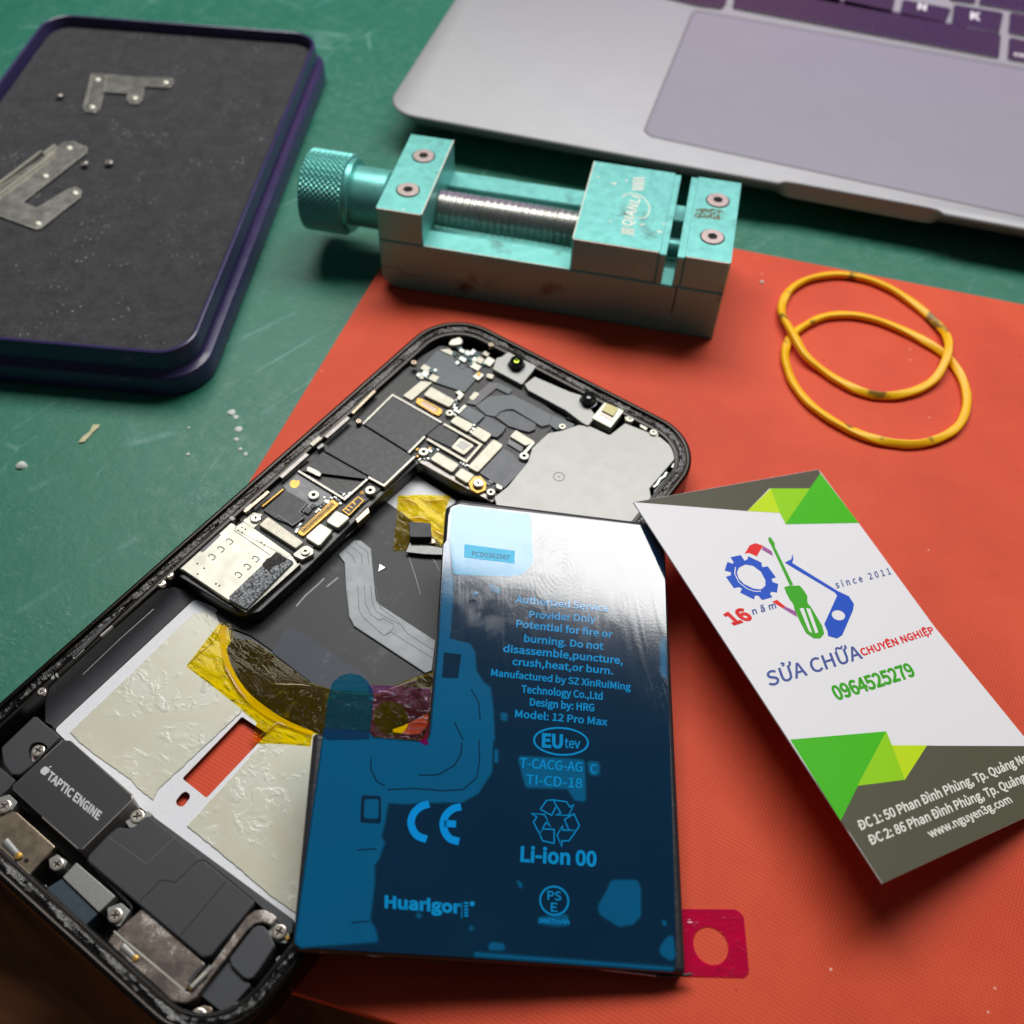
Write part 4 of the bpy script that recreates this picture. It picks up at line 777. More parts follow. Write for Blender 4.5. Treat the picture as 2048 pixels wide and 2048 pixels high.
# rings and standoffs
def ring(c, z, r, mt='bright', hole=0.4, nm='screw_tab'):
    x, y = fp.pts(c, z)[0]; mb = MB(); prism(mb, circle(x, y, r, 24), z - 1.2, z, 0.12, [circle(x, y, r * hole, 16)], 0); mb.add([(a, b, z - 0.5) for a, b in circle(x, y, r * hole, 16)], [tuple(range(16))], 1); mb.build(nm, [M[mt], M['screw_dark']], ph)
for c, z, r in (('F 1140,1540', 6.6, 1.25), ('F 1870,1480', 6.6, 1.2), ('L 140,900', 6.6, 1.2), ('L 295,670', 6.6, 1.0), ('L 540,1140', 6.6, 1.0), ('L 738,925', 6.8, 1.15), ('L 965,750', 6.4, 0.9), ('B 385,565', 6.9, 0.95), ('B 690,735', 6.9, 0.95), ('X2 1870,980', 6.7, 1.0)): ring(c, z, r)
for c, z, r in (('A 1495,570', 8.0, 0.75), ('A 500,800', 8.0, 0.75), ('F 1720,590', 6.9, 0.7)): ring(c, z, r, 'brown_steel', 0.3, 'post')
for s in ('B 350,480 420,520 400,600 330,600 320,540', 'B 525,610 620,660 600,720 510,660', 'X1 905,1835 1000,1885 990,1932 920,1905', 'B 640,690 760,760 730,800 660,760'): B_('tab', s, 6.6, 'bright', 0.1, 0.3)
for c in ('F 1757,1518', 'K 1040,915', 'X1 65,1390'):
    x, y = fp.pts(c, 5.8)[0]; mb = MB(); lathe(mb, [(0.42, 5.5), (0.42, 5.75), (0.3, 5.8)], 16, 0, (x, y)); mb.build('test_pad', M['gold'], ph)
# tiny parts soldered in the gaps between the shields
rgp = random.Random(9)
for zl, n_, mts in (('F 1250,1575 1330,1580 1420,1575 1480,1650', 7, ('part_pale', 'pcb')), ('F 1500,1500 1560,1560 1640,1500', 5, ('part_pale', 'chip2')), ('X1 470,1575 520,1610 545,1620', 4, ('part_pale', 'part_teal')), ('X1 60,1420 130,1400 300,1420', 6, ('part_pale', 'part_teal')), ('X1 300,1010 390,960 420,860', 5, ('part_pale', 'chip2')),
                    ('X1 640,1095 600,1180', 3, ('part_pale', 'pcb')), ('A 1060,1290 1020,1370 1080,1460', 6, ('part_pale', 'part_teal')), ('A 560,1010 620,960 700,1010', 5, ('shield', 'part_teal')), ('K 1400,610 1400,700 1470,700', 6, ('part_pale', 'gold')), ('I 1130,590 1240,480', 6, ('pcb', 'part_pale')), ('I 930,790 970,720', 4, ('pcb', 'part_pale')), ('X1 760,1860 850,1830 880,1800', 5, ('part_pale', 'pcb'))):
    q = fp.pts(zl, 5.9)
    for i in range(n_):
        f = i / max(1, n_ - 1) * (len(q) - 1); j = min(int(f), len(q) - 2); f -= j; x = q[j][0] + (q[j + 1][0] - q[j][0]) * f + rgp.uniform(-.15, .15); y = q[j][1] + (q[j + 1][1] - q[j][1]) * f + rgp.uniform(-.15, .15); a, b = rgp.choice(((.42, .22), (.22, .42), (.3, .3), (.6, .34)))
        mb = MB(); prism(mb, [(x - a, y - b), (x + a, y - b), (x + a, y + b), (x - a, y + b)], 5.4, 5.85 + rgp.uniform(0, .25), 0.06); mb.build('component', M[rgp.choice(mts)], ph)
# lower half of the board
B_('board_section', 'F 735,1420 940,1235 1235,1400 1390,1540 1290,1640 1010,1780 900,1640', 5.9, 'pcb', 0.08, 0.3); B_('shield_can', 'F 780,1482 1062,1642 960,1770 1012,1832 872,1932 655,1850 490,1740', 6.15, 'chip', 0.06, 0.1)
lines(ph, 'shield_rim', ['F 655,1840 690,1812 870,1935 1020,1830', 'F 1062,1640 955,1765 1000,1800'], 0.2, 5.8, 6.3, M['pcb'])
lines(ph, 'flex_edge', ['F 480,1690 750,1470'], 0.35, 5.8, 6.3, M['gold'])
B_('fruit_mark', 'F 840,1372 865,1352 900,1352 930,1362 945,1352 962,1358 955,1378 962,1395 945,1430 915,1452 880,1458 850,1440 832,1412', 5.96, 'gold', 0.02, 0.15, 5.8)
for s in ('F 1060,1700 1120,1735 1070,1790 1010,1755', 'F 1130,1650 1175,1675 1130,1720 1090,1695'): B_('component', s, 6.1, 'chip', 0.06, 0.1)
g = B_('board_connector', 'I 1268,482 1285,478 1340,515 1335,535 1005,828 985,832 945,805 950,780', 6.15, 'gold', 0.1, 0.25); plate(g, 'socket', 'I 1275,505 1305,525 1005,795 975,778', 6.1, 6.22, M['pcb_dark'], 0.02); lines(g, 'contact_row', ['I 1283,510 985,780', 'I 1300,522 1000,792'], 0.12, 6.15, 6.34, M['gold']); lines(g, 'contact_gap', ['I %d,%d %d,%d' % (1262 - i * 9.6, 500 + i * 8.6, 1284 - i * 9.6, 514 + i * 8.6) for i in range(32)], 0.09, 6.1, 6.19, M['pcb_dark'])
for s in ('I 1315,578 1452,648 1330,758 1210,690', 'I 1162,704 1282,776 1150,932 1008,842'): B_('shield_can', s, 6.5, 'bright', 0.2, 0.6)
g = B_('board_connector', 'I 1530,443 1592,485 1442,642 1370,580', 5.95, 'pcb_dark', 0.08, 0.2); lines(g, 'contact_row', ['I 1528,452 1580,487 1440,628 1380,582 1528,452', 'I 1480,500 1500,530', 'I 1440,540 1475,560', 'I 1410,565 1450,590'], 0.22, 5.9, 6.05, M['gold'])
plate(ph, 'bay_clip', 'I 1620,530 1640,600 1520,710 1500,660', 3.5, 5.2, M['brown_steel'], 0.1, 0.2)
# card reader
B_('card_reader', 'X2 850,595 930,605 985,655 965,690 1705,1040 1780,1150 1130,1745 900,1612 872,1612 292,1222 180,1192', 6.35, 'bright', 0.2, 0.5, 5.1)
B_('reader_tab', 'X2 985,655 1075,600 1215,690 1700,1030 1640,1060 965,700', 6.42, 'bright', 0.1, 0.2); lines(ph, 'reader_seam', ['X2 950,705 1410,1022', 'X2 470,935 550,990'], 0.09, 6.3, 6.45, M['pcb'])
B_('reader_window', 'X2 745,740 790,768 560,992 472,932', 6.4, 'seam', 0.03, 0.4, 6.2)
for s in ('895,855', '785,955', '670,1055', '1235,1080', '1125,1180', '1010,1285'):
    x, y = map(float, s.split(',')); lines(ph, 'contact_slot', ['X2 ' + ' '.join('%f,%f' % (x + a, y + b) for a, b in ((-42, 0), (-38, -28), (-10, -35), (25, -20), (45, 0), (38, 8), (30, 22), (8, 38), (-2, 30)))], 0.17, 6.3, 6.41, M['module'])
for s in '385,1078 480,1140 568,1200 485,1275 720,1400 765,1425 1055,675 1100,700 1010,712 1060,740 1305,870 1345,900'.split():
    x, y = fp.pts('X2 ' + s, 6.4)[0]; mb = MB(); lathe(mb, [(0.22, 6.3), (0.2, 6.42)], 10, 0, (x, y)); mb.build('dimple', M['module'], ph)
B_('foam_pad', 'X2 1490,990 1720,1108 1110,1725 895,1600 890,1560', 7.0, 'foam_pad', 0.15, 0.3); B_('torn_pad', wavy('X2 1490,985 1650,1085 1570,1125 1440,1190 1410,1245 1360,1200 1310,1150', 2.0, 4), 7.12, 'torn', 0.1)
lines(ph, 'tray_lip', ['X2 950,1650 1110,1755 1800,1140'], 0.28, 5.2, 6.3, M['shield_rim'])
B_('reader_arm', 'X2 1700,1025 1830,918 1900,905 1975,950 1975,1015 1830,1092 1760,1060', 6.3, 'bright', 0.12, 0.4, 5.2)
B_('screw_plate', 'X2 1060,590 1200,478 1312,500 1290,610 1200,692', 6.2, 'bright', 0.1, 0.3, 5.2)
g = B_('flex_connector', 'X2 1390,532 1852,862 1745,945 1270,640', 7.0, 'shield', 0.14, 0.4, 5.2); lines(g, 'print_line', ['X2 %d,%d %d,%d' % (1330 + 62 * i, 640 + 42 * i, 1400 + 62 * i, 575 + 42 * i) for i in range(7)], 0.1, 6.95, 7.03, M['copper'])
B_('connector_base', 'X2 1240,650 1270,640 1745,948 1790,965 1700,1025 1210,700', 6.0, 'module', 0.1, 0.2, 5.0)
# left rim hardware
for s, mt, w in (('F 1932,200 1640,490', 'brown_steel', 0.6), ('F 1590,545 1300,800', 'edge', 0.9), ('F 1060,1015 720,1315', 'edge', 0.9), ('F 1230,800 1110,900', 'shield', 1.1), ('F 560,1500 250,1760', 'brown_steel', 0.7), ('X4 880,290 300,860', 'module', 0.8), ('X4 800,460 650,590', 'edge', 0.4), ('X4 430,760 300,880', 'edge', 0.4)): lines(ph, 'rim_spring', [s], w, 6.6, 7.35, M[mt])
for s in ('X2 900,500 975,560 930,590 870,550', 'X4 0,1100 40,1070 60,1130 20,1170', 'X4 60,1080 90,1060 110,1110 80,1130', 'F 1180,930 1260,870 1280,910 1200,960', 'F 240,1720 330,1650 370,1690 290,1770'): B_('contact', s, 7.0, 'plate', 0.08, 0.2, 5.5)
# bottom modules
def screw(c, z=6.3, r=1.15):
    x, y = fp.pts(c, z)[0]; o = bpy.data.objects.new('screw', SCREW); COL.objects.link(o); o.parent = ph; o.location = Vector((x, y, z)) * MM; o.scale = (r, r, 1); o.rotation_euler = (0, 0, random.uniform(0, 1.5))
mb = MB(); w = 0.13; s = 0.55; cross = [(w, w), (w, s), (-w, s), (-w, w), (-s, w), (-s, -w), (-w, -w), (-w, -s), (w, -s), (w, -w), (s, -w), (s, w)]
prism(mb, circle(0, 0, 1, 24), -0.7, 0.0, 0.2, [cross]); mb.add([(a, b, -0.3) for a, b in ccw(cross)], [tuple(range(12))], 1); ribbon(mb, circle(0, 0, 0.72, 24), 0.06, -0.02, 0.012, 1, True)
SCREW = mb.mesh('screw'); SCREW.materials.append(M['screw']); SCREW.materials.append(M['screw_dark'])
for c, z, r in (('C 735,1450', 5.6, 1.25), ('M 815,690', 6.2, 1.3), ('D 550,375', 6.2, 1.15), ('D 1110,870', 6.2, 1.25), ('E 1340,740', 6.3, 1.25), ('E 300,1830', 6.3, 1.3), ('E 810,1730', 6.3, 1.0), ('X2 110,1275', 6.9, 1.0), ('X2 15,1385', 6.9, 0.95), ('C 800,310', 7.0, 0.85), ('X2 1230,550', 6.7, 1.2), ('X3 60,1020', 6.2, 1.3), ('L 465,1085', 6.9, 1.25)): screw(c, z, r)
B_('screw_ring', 'L 405,1085 430,1050 480,1045 515,1085 510,1130 460,1150 420,1125', 6.1, 'gold', 0.1, 0.4)
B_('corner_bracket', 'C 650,795 710,800 1155,1185 1158,1212 600,1765 370,1932 215,1925 60,1720 25,1480 20,1400', 6.1, 'module', 0.25, 0.8, 1.0, holes=[rounded(ccw(fp.pts('C 720,1290 830,1310 950,1400 760,1610 660,1690 570,1600 545,1450 600,1330', 6.1)), 0.8)])
B_('corner_bracket', 'X3 -60,380 0,420 240,620 130,765 -60,930', 5.6, 'module', 0.2, 0.4, 1.0)
B_('bracket_floor', 'C 500,1280 980,1400 700,1760 480,1650', 4.6, 'bolt', 0.05, 0, 1.0)
tap = B_('taptic_motor', 'M 372,236 420,240 785,565 790,590 490,888 465,886 74,530 80,505', 6.8, 'taptic', 0.14, 0.5, 1.2, side=M['edge'])
for e_ in ('M 420,243 786,563', 'M 787,592 492,884', 'M 462,882 250,696', 'M 372,240 250,352'): lines(tap, 'bare_edge_glint', [e_], 0.13, 6.6, 6.84, M['edge'])  # highlights on the motor's metal edges drawn as thin pale lines
mb = MB(); lettering(mb, fp, 'TAPTIC ENGINE', 'X3 722,592 1510,1238 790,482', 6.83, 0.075); mb.build('motor_print', M['print_white'], tap, fp)
mb = MB()
for pl in ('X3 660,430 690,408 725,415 760,440 775,462 762,478 755,500 720,520 705,540 680,545 650,525 622,500 625,470', 'X3 752,425 765,405 805,402 795,418'): prism(mb, rounded(ccw(fp.pts(pl, 6.83)), 0.15), 6.79, 6.83)
mb.build('motor_emblem', M['print_white'], tap, fp)
B_('screw_plate', 'M 740,720 880,660 910,680 830,755 770,762', 5.9, 'plate', 0.1, 0.3, 1.0); B_('screw_plate', 'X3 90,850 140,838 270,960 190,1080 -60,1180 -60,900', 5.9, 'plate', 0.1, 0.4, 1.0)
spk = B_('speaker_box', 'M 640,800 700,752 780,762 880,682 1510,1190 1512,1215 1255,1522 1200,1532 520,962 518,930', 6.4, 'module', 0.3, 0.7, 1.0)
lines(spk, 'seam', ['M 835,1192 955,1072 1000,1072 1035,1085 1090,1040 1170,958 1195,948 1225,955 1505,1185', 'M 1070,1402 1345,1075'], 0.12, 6.3, 6.425, M['hole']); lines(spk, 'ridge', ['M 645,815 870,972 1045,812'], 0.14, 6.3, 6.44, M['pcb'])
B_('bay_rail', 'M 880,668 1745,1305 1735,1400 1500,1185 868,690', 5.8, 'module2', 0.12, 0.3, 1.0)
blk = B_('speaker_module', '* -40,1650 24,1622 34,1624 111,1693 58,1752 -40,1688', 6.3, 'brown_steel', 0.2, 0.4, 1.0)
def spring(root, a, b, z, wd, tip):
    p = fp.pts(a, z); q = fp.pts(b, z); mb = MB(); pts = [(*p[0], z), (*q[0], z + 0.1)]; tube(mb, pts, [wd * .8, wd * .6], 10, flat=0.25); mb.build('contact_spring', M['plate'], root, fp)
    mb = MB(); lathe(mb, [(wd * .7, z), (wd * .7, z + .25), (wd * .3, z + .35)], 14, 0, q[0]); mb.build('contact_tip', M[tip], root, fp)
spring(blk, 'D 45,155', 'D 180,300', 6.4, 0.9, 'gold')
x, y = fp.pts('D 255,345', 6.3)[0]; mb = MB(); lathe(mb, [(0.45, 6.25), (0.42, 6.33)], 14, 0, (x, y)); mb.build('vent_hole', M['hole'], blk)
B_('port_flex', 'D 595,520 945,858 765,1020 395,645', 5.6, 'blue_flex', 0.1, 0.3, 1.0); B_('port_cover', 'D 600,505 735,358 1118,690 955,848', 6.1, 'plate', 0.15, 0.3, 1.0); B_('port_flex', 'D 235,560 330,545 410,640 770,1010 950,1180 900,1240 700,1060 420,790', 4.6, 'blue_flex', 0.1, 0.3, 1.0)
B_('rubber_bracket', 'D 860,270 1160,600 1285,790 1240,870 1160,1000 1120,990 1270,800 1150,680 840,350', 5.2, 'module2', 0.15, 0.4, 1.0)
B_('corroded_plate', 'Y6 918,213 1020,300 1322,572 1205,735 1180,738 748,362', 5.7, 'corroded', 0.15, 0.3, 1.0)
lb = B_('grounding_bracket', 'Y6 690,430 735,362 1195,748 1235,750 1585,265 1640,225 1700,220 1760,250 1787,275 1742,322 1690,305 1640,315 1590,360 1262,790 1200,828 1110,818', 6.7, 'corroded', 0.25, 0.5, 1.0); lines(lb, 'bright_edge', ['Y6 735,362 1190,745'], 0.3, 6.5, 6.78, M['bright'])
spring(lb, 'D 1180,1170', 'D 1310,1290', 6.75, 0.75, 'gold'); spring(lb, 'E 470,1190', 'E 215,1470', 6.85, 0.62, 'gold'); mb = MB(); a = fp.pts('E 400,1270 210,1460', 7.2); tube(mb, [(*a[0], 7.2), (*a[1], 7.25)], 0.42, 10, flat=0.6); mb.build('contact_spring', M['bright'], lb, fp)
lines(lb, 'slot', ['E 350,1170 170,1390'], 0.5, 6.6, 6.73, M['module'])
B_('antenna_box', 'E 690,1090 1000,690 1060,655 1140,665 1200,730 1295,920 1080,1245 1000,1345 930,1360 870,1335 720,1185', 6.3, 'module2', 0.3, 0.8, 1.0); B_('antenna_box', 'E 325,1560 690,1120 870,1360 985,1420 640,1812', 5.6, 'module2', 0.15, 0.4, 1.0)
for s in ('D 1000,1190 1490,1590', 'D 1050,1170 1530,1560', 'D 1090,1330 1440,1600'): lines(ph, 'gasket', [s], 0.55, 3.5, 5.9, M['module'])
B_('flex_corner', 'D 1560,1610 1680,1740 1650,1760 1520,1650', 5.6, 'copper', 0.1, 0.2, 1.0); B_('contact', 'E 1290,1100 1340,1050 1370,1070 1310,1140', 6.3, 'plate', 0.1, 0.3, 1.0); B_('screw_plate', 'E 190,1830 350,1690 500,1720 400,1932 220,1932', 5.7, 'brown_steel', 0.1, 0.6, 1.0); B_('screw_plate', 'E 1180,760 1260,640 1400,570 1480,640 1470,900 1300,880', 5.6, 'plate', 0.1, 0.6, 1.0)
B_('screw_plate', 'D 470,330 550,280 650,350 620,420 560,440 480,420', 5.6, 'plate', 0.1, 0.4, 1.0); B_('screw_plate', 'D 1030,800 1170,750 1260,830 1150,990 1050,930', 5.6, 'plate', 0.1, 0.4, 1.0)
for s in ('D 340,555 372,545 390,570 360,580', 'D 412,590 440,575 455,595 425,615', 'D 945,1085 1015,1100 1020,1140 960,1110', 'D 1620,1790 1700,1770 1740,1810 1660,1830', 'D 1510,1700 1545,1690 1560,1720 1530,1730'): B_('contact', s, 5.4, 'plate', 0.08, 0.15, 3.0)
B_('gold_pad', 'E 1400,800 1470,780 1475,830 1440,860', 6.0, 'gold', 0.1, 0.2, 3.0)
mb = MB(); lettering(mb, fp, '101120-103', 'I 1370,872 1508,765 1368,845', 3.0, 0.03); mb.build('side_print', M['print_white'], ph, fp)

# ================================================================ battery: leans on the phone's long rim, its far edge down on the mat
nrm = Vector((0.165, 0, 1)).normalized(); P0 = Vector((39, 0, 14.5))
def on_plane(u, v, p0, n): d = ray(u, v); return CAM_C + d * ((p0 - CAM_C).dot(n) / d.dot(n))
o_ = on_plane(893, 996, P0, nrm); xa = on_plane(1326, 1047, P0, nrm) - o_; xa.normalize(); ya = nrm.cross(xa)
fb = Frame(o_, xa, ya, nrm)
bat = thing('battery', 'L shaped black battery under a blue protective film, leaning across the opened phone', 'battery', fb)
body = fb.pts('* 893,1012 920,996.6 1302,1044 1331,1085 1333,1118 1374,1949 584,1899 626.6,1463.5 744,1478 835,1485 860,1474', -0.15)
mb = MB(); b0 = rounded(ccw(body), 0.8, 5); T_ = 4.4
rings = [(offset(b0, 1.0), -T_), (offset(b0, 0.35), -T_ + 0.35), (b0, -T_ + 1.1), (b0, -1.1), (offset(b0, 0.25), -0.5), (offset(b0, 0.6), -0.2), (offset(b0, 1.0), -0.1)]
k = len(b0); vs = []; fs = []
for q, z in rings: vs += [(x, y, z) for x, y in q]
for j in range(len(rings) - 1):
    for i in range(k): i2 = (i + 1) % k; fs.append((j * k + i, j * k + i2, (j + 1) * k + i2, (j + 1) * k + i))
mb.add(vs, fs); fill(mb, [rings[-1][0]], -0.1); fill(mb, [rings[0][0]], -T_, 0, True); mb.build('cell', M['case'], bat, smooth=50)
# folded foil edge along the bottom
mb = MB(); e = smooth_path(fb.pts('* 640,1903 720,1906 745,1911 780,1911 900,1918 1000,1922 1100,1930 1180,1936 1250,1944 1312,1951', -1.2), 4); tube(mb, [(p.x, p.y, -1.2 + 0.05 * math.sin(i)) for i, p in enumerate(e)], 0.17, 8); mb.build('foil_edge', M['case_edge'], bat)
mb = MB(); e = smooth_path(fb.pts('* 1308,1951 1350,1952 1384,1948', -1.4), 4); tube(mb, [(p.x, p.y, -1.4) for p in e], 0.22, 8); mb.build('foil_edge', M['module'], bat)
ZF = 0.0
fp_ = fb.pts('* 897,1030 905,1012 922,1009 1288,1051 1300,1060 1327,1112 1329,1125 1353,1920 1350,1935 1342,1938 604,1895 594,1888 592,1876 650,1458 737,1465 745,1477 836,1485 858,1480 862,1470 870,1383 879,1276', ZF)
mb = MB(); fp_ = rounded(ccw(fp_), 0.5)
prism(mb, fp_, -0.1, ZF, 0.0); filmo = mb.build('protective_film', M['film_dark'], bat)
def patch(nm, pl, mt, dz, r=0.6):
    plate(bat, nm, pl, ZF - 0.02, ZF + dz, M[mt], 0, r)
    if mt in ('film_pale', 'film_glare') and nm != 'film_gap':     # the film lifts gradually round a loose patch
        p = offset(rounded(ccw(fb.pts(pl, ZF + dz)), r), -0.28); xs = [q[0] for q in p]
        mb = MB(); fill(mb, [p], ZF + dz * 0.5); mb.build('film_margin', M['film_mid'], bat)
patch('loose_film', 'Y1 70,380 92,640 103,700 86,1000 72,1150 230,1190 268,1250 280,1400 330,1480 390,1530 410,1700 420,1932 Y2 1780,0 1770,280 1650,470 1500,550 1350,545 1000,560 860,550 830,720 800,850 830,900 780,1040 740,1100 740,1250 700,1590 740,1640 775,1770 * 603,1894 593,1886 592,1876 650,1458 737,1465 745,1477 836,1485 858,1480 862,1470 870,1383 879,1276 890,1090', 'film_pale', 0.03, 0.3)
patch('loose_film', 'Y1 90,140 150,118 560,172 700,190 715,480 720,560 640,650 520,668 103,650 72,380', 'film_glare', 0.03)  # lamp reflection over this loose film is painted into its cyan colour
patch('loose_film', 'Y3 1100,1130 1310,1130 1332,1200 1332,1420 1270,1482 1160,1502 1000,1400 995,1330 1060,1220', 'film_pale', 0.03, 1.2); patch('loose_film', 'Y3 1530,1610 1590,1560 1612,1740 1580,1778 1470,1710', 'film_pale', 0.03, 1.0); patch('loose_film', 'Y3 345,130 880,160 890,500 800,480 745,390 410,382 385,290', 'film_pale', 0.03)
patch('loose_film', 'Y3 905,170 1002,182 1000,280 925,285', 'film_pale', 0.03); patch('loose_film', 'Y1 1738,1100 1702,1190 1708,1420 1752,1470', 'film_pale', 0.03); patch('loose_film', 'Y3 0,1712 1600,1832 1585,1852 0,1738', 'film_pale', 0.03, 0.1); patch('loose_film', 'Y3 120,1630 230,1640 240,1690 110,1690', 'film_pale', 0.03); patch('loose_film', 'Y3 515,1430 740,1400 760,1495 640,1495 510,1475', 'film_pale', 0.03)
for s in ('Y1 250,790 290,790 290,815 255,815', 'Y1 470,1720 520,1730 515,1785 475,1775', 'Y1 370,720 470,760 460,800 400,780', 'Y3 1500,1450 1545,1465 1525,1505', 'Y3 330,1120 380,1160 370,1200', 'Y3 160,70 185,90 180,190 155,170', 'Y2 1570,1640 1610,1640 1600,1680', 'Y2 1100,1520 1160,1530 1130,1575'): patch('film_bubble', s, 'film_pale', 0.03, 0.3)
patch('film_gap', 'Y1 30,1255 165,1270 140,1455 15,1450', 'film_dark', 0.05, 0.2); patch('film_gap', 'Y2 635,485 790,490 800,520 800,735 615,725 625,520', 'film_dark', 0.05, 0.4); patch('film_gap', 'Y2 655,520 780,520 775,690 650,690', 'film_pale', 0.065, 0.4)
lines(bat, 'film_crease', ['Y2 710,160 712,260 760,360 830,400', 'Y2 1130,310 1300,305 1440,225 1500,130 1510,20', 'Y2 860,435 1100,425 1350,445 1520,435 1640,330 1665,180 1660,0', 'Y2 590,965 760,955', 'Y2 540,1605 690,1590', 'Y1 240,1540 300,1640 310,1780', 'Y1 110,1790 180,1932'], 0.22, ZF, ZF + 0.055, M['film_dark'])
lb_ = plate(bat, 'paper_label', 'Y1 190,418 578,470 575,568 186,520', ZF, ZF + 0.06, M['label_paper'], 0, 0.05)
mb = MB(); lettering(mb, fb, 'PCD0362567', 'Y1 247,508 538,538 249,474', ZF + 0.075, 0.015); mb.build('label_print', M['ink_navy'], lb_, fb)
ZT = ZF + 0.08
mb = MB()
for s, q, bo in (('Authorized Service', '585,868 1300,940 590,818', .06), ('Provider Only', '690,985 1200,1022 692,935', .06), ('Potential for fire or', '590,1058 1330,1142 595,1005', .06), ('burning. Do not', '650,1172 1260,1234 655,1120', .06), ('disassemble,puncture,', '490,1250 1410,1345 495,1196', .06), ('crush,heat,or burn.', '560,1350 1335,1425 565,1298', .06),
                 ('Manufactured by SZ XinRuiMing', '395,1435 1472,1547 400,1384', .05), ('Technology Co.,Ltd', '630,1565 1255,1620 633,1510', .05), ('Design by: HRG', '695,1665 1190,1710 698,1610', .055), ('Model: 12 Pro Max', '580,1755 1290,1820 585,1700', .05)): lettering(mb, fb, s, 'Y1 ' + q, ZT, bo)
lettering(mb, fb, 'EU', 'N 985,1000 1056,1004 986,953', ZT, .09); lettering(mb, fb, 'tev', 'N 1066,1003 1122,1006 1067,968', ZT)
x0_, y0_ = fb.pts('N 1053,980', ZT)[0]; ax_ = Vector(fb.pts('N 1153,984', ZT)[0]) - Vector((x0_, y0_)); ay_ = Vector(fb.pts('N 1055,930', ZT)[0]) - Vector((x0_, y0_))
def ell(c, a, b, w):
    p = fb.pts(c + ' ' + a + ' ' + b, ZT); c0, a0, b0_ = map(Vector, p); ea, eb = a0 - c0, b0_ - c0; ribbon(mb, [tuple(c0 + ea * math.cos(t_ * math.pi / 24) + eb * math.sin(t_ * math.pi / 24)) for t_ in range(48)], w, ZT - 0.02, ZT, 0, True)
ell('N 1053,980', '1152,986', '1055,931', 0.34); ell('Y3 638,1293', '751,1300', '640,1180', 0.3)
lettering(mb, fb, 'T-CACG-AG', 'Y3 360,220 862,256 366,145', ZT, .035); lettering(mb, fb, 'C', 'Y3 930,266 976,270 932,195', ZT); lettering(mb, fb, 'TI-CD-18', 'Y3 410,355 862,388 415,278', ZT)
lettering(mb, fb, 'Li-ion 00', 'Y3 370,975 972,1016 376,860', ZT, .075); lettering(mb, fb, 'PS', 'Y3 585,1285 693,1292 586,1215', ZT); lettering(mb, fb, 'E', 'Y3 612,1380 662,1384 612,1310', ZT); lettering(mb, fb, '3687mAh', 'Y3 510,1470 758,1482 512,1435', ZT, .06)
for p in ('Y3 525,558 575,487 625,482 735,497 765,540 795,522 755,607 650,605 690,588 632,490', 'Y3 525,558 617,607 650,540', 'Y3 455,592 560,600 607,697 572,663 520,757 470,660 497,620 455,592', 'Y3 520,757 545,715 637,720 637,832 545,812 520,757', 'Y3 720,640 797,595 840,690 816,730 755,724 720,640', 'Y3 816,730 755,812 700,812 698,857 660,766 705,690 705,725 816,730'):
    q = fb.pts(p, ZT); cl = p.split()[1] == p.split()[-1]; ribbon(mb, q[:-1] if cl else q, 0.22, ZT - 0.02, ZT, 0, cl)
lettering(mb, fb, 'Huarigor', 'Y2 838,1470 1492,1518 840,1372', ZT, .11); ribbon(mb, fb.pts('Y2 1508,1425 1508,1565', ZT), 0.12, ZT - .02, ZT)
for i in range(5): ribbon(mb, fb.pts('Y2 1530,%d 1565,%d' % (1430 + 28 * i, 1432 + 28 * i), ZT), 0.3, ZT - .02, ZT)
x, y = fb.pts('Y2 1600,1438', ZT)[0]; mb.add([(a, b, ZT) for a, b in circle(x, y, 0.42, 16)], [tuple(range(16))])
mb.build('film_print', M['ink_blue'], bat)
mb = MB(); ribbon(mb, [(p.x, p.y) for p in smooth_path(fb.pts('Y2 1222,562 1150,585 1090,640 1063,715 1080,790 1125,845 1200,872', ZT), 6)], 1.28, ZT - .02, ZT); ribbon(mb, [(p.x, p.y) for p in smooth_path(fb.pts('Y2 1502,587 1430,605 1370,660 1345,735 1362,812 1408,868 1485,892', ZT), 6)], 1.28, ZT - .02, ZT); ribbon(mb, fb.pts('Y2 1350,733 1458,738', ZT), 1.2, ZT - .02, ZT)
mb.build('conformity_mark', M['ink_cyan'], bat)
# pull tabs
zt_ = ZF + 0.1
tab_p = fb.pts('* 650,1450 655,1400 664,1365 680,1352 700,1346 720,1350 735,1362 745,1380 747,1395 741,1455 737,1466 742,1478 645,1480', zt_)
mb = MB(); fill(mb, [rounded(ccw(tab_p), 1.6, 6)], zt_); mb.build('pull_tab', M['blue_tab'], bat)['label'] = 'round ended blue pull tab'
zp = 1.0; hx = fb.pts('H 1130,615', zp)[0]; e1 = Vector(fb.pts('H 1300,640', zp)[0]) - Vector(hx); e2 = Vector(fb.pts('H 1140,450', zp)[0]) - Vector(hx)
pk = rounded(ccw(fb.pts('H 900,290 1200,300 1520,330 1500,600 1475,720 1400,810 1300,815 915,785 915,500', zp)), 0.5)
mb = MB(); fill(mb, [pk, [tuple(Vector(hx) + e1 * math.cos(t_ * math.pi / 16) + e2 * math.sin(t_ * math.pi / 16)) for t_ in range(32)][::-1]], zp, 0, False, lambda x, y: -1.4 + 0.0 * x); mb.build('pull_tab', M['pink_clear'], bat)['label'] = 'pink pull tab with a round hole'
mb = MB(); fill(mb, [rounded(ccw(fb.pts('H 1090,784 1250,728 1484,606 1474,725 1400,808 1300,815', -1.5)), 0.3)], -1.5); mb.build('tape_scrap', M['kapton_fold'], bat)
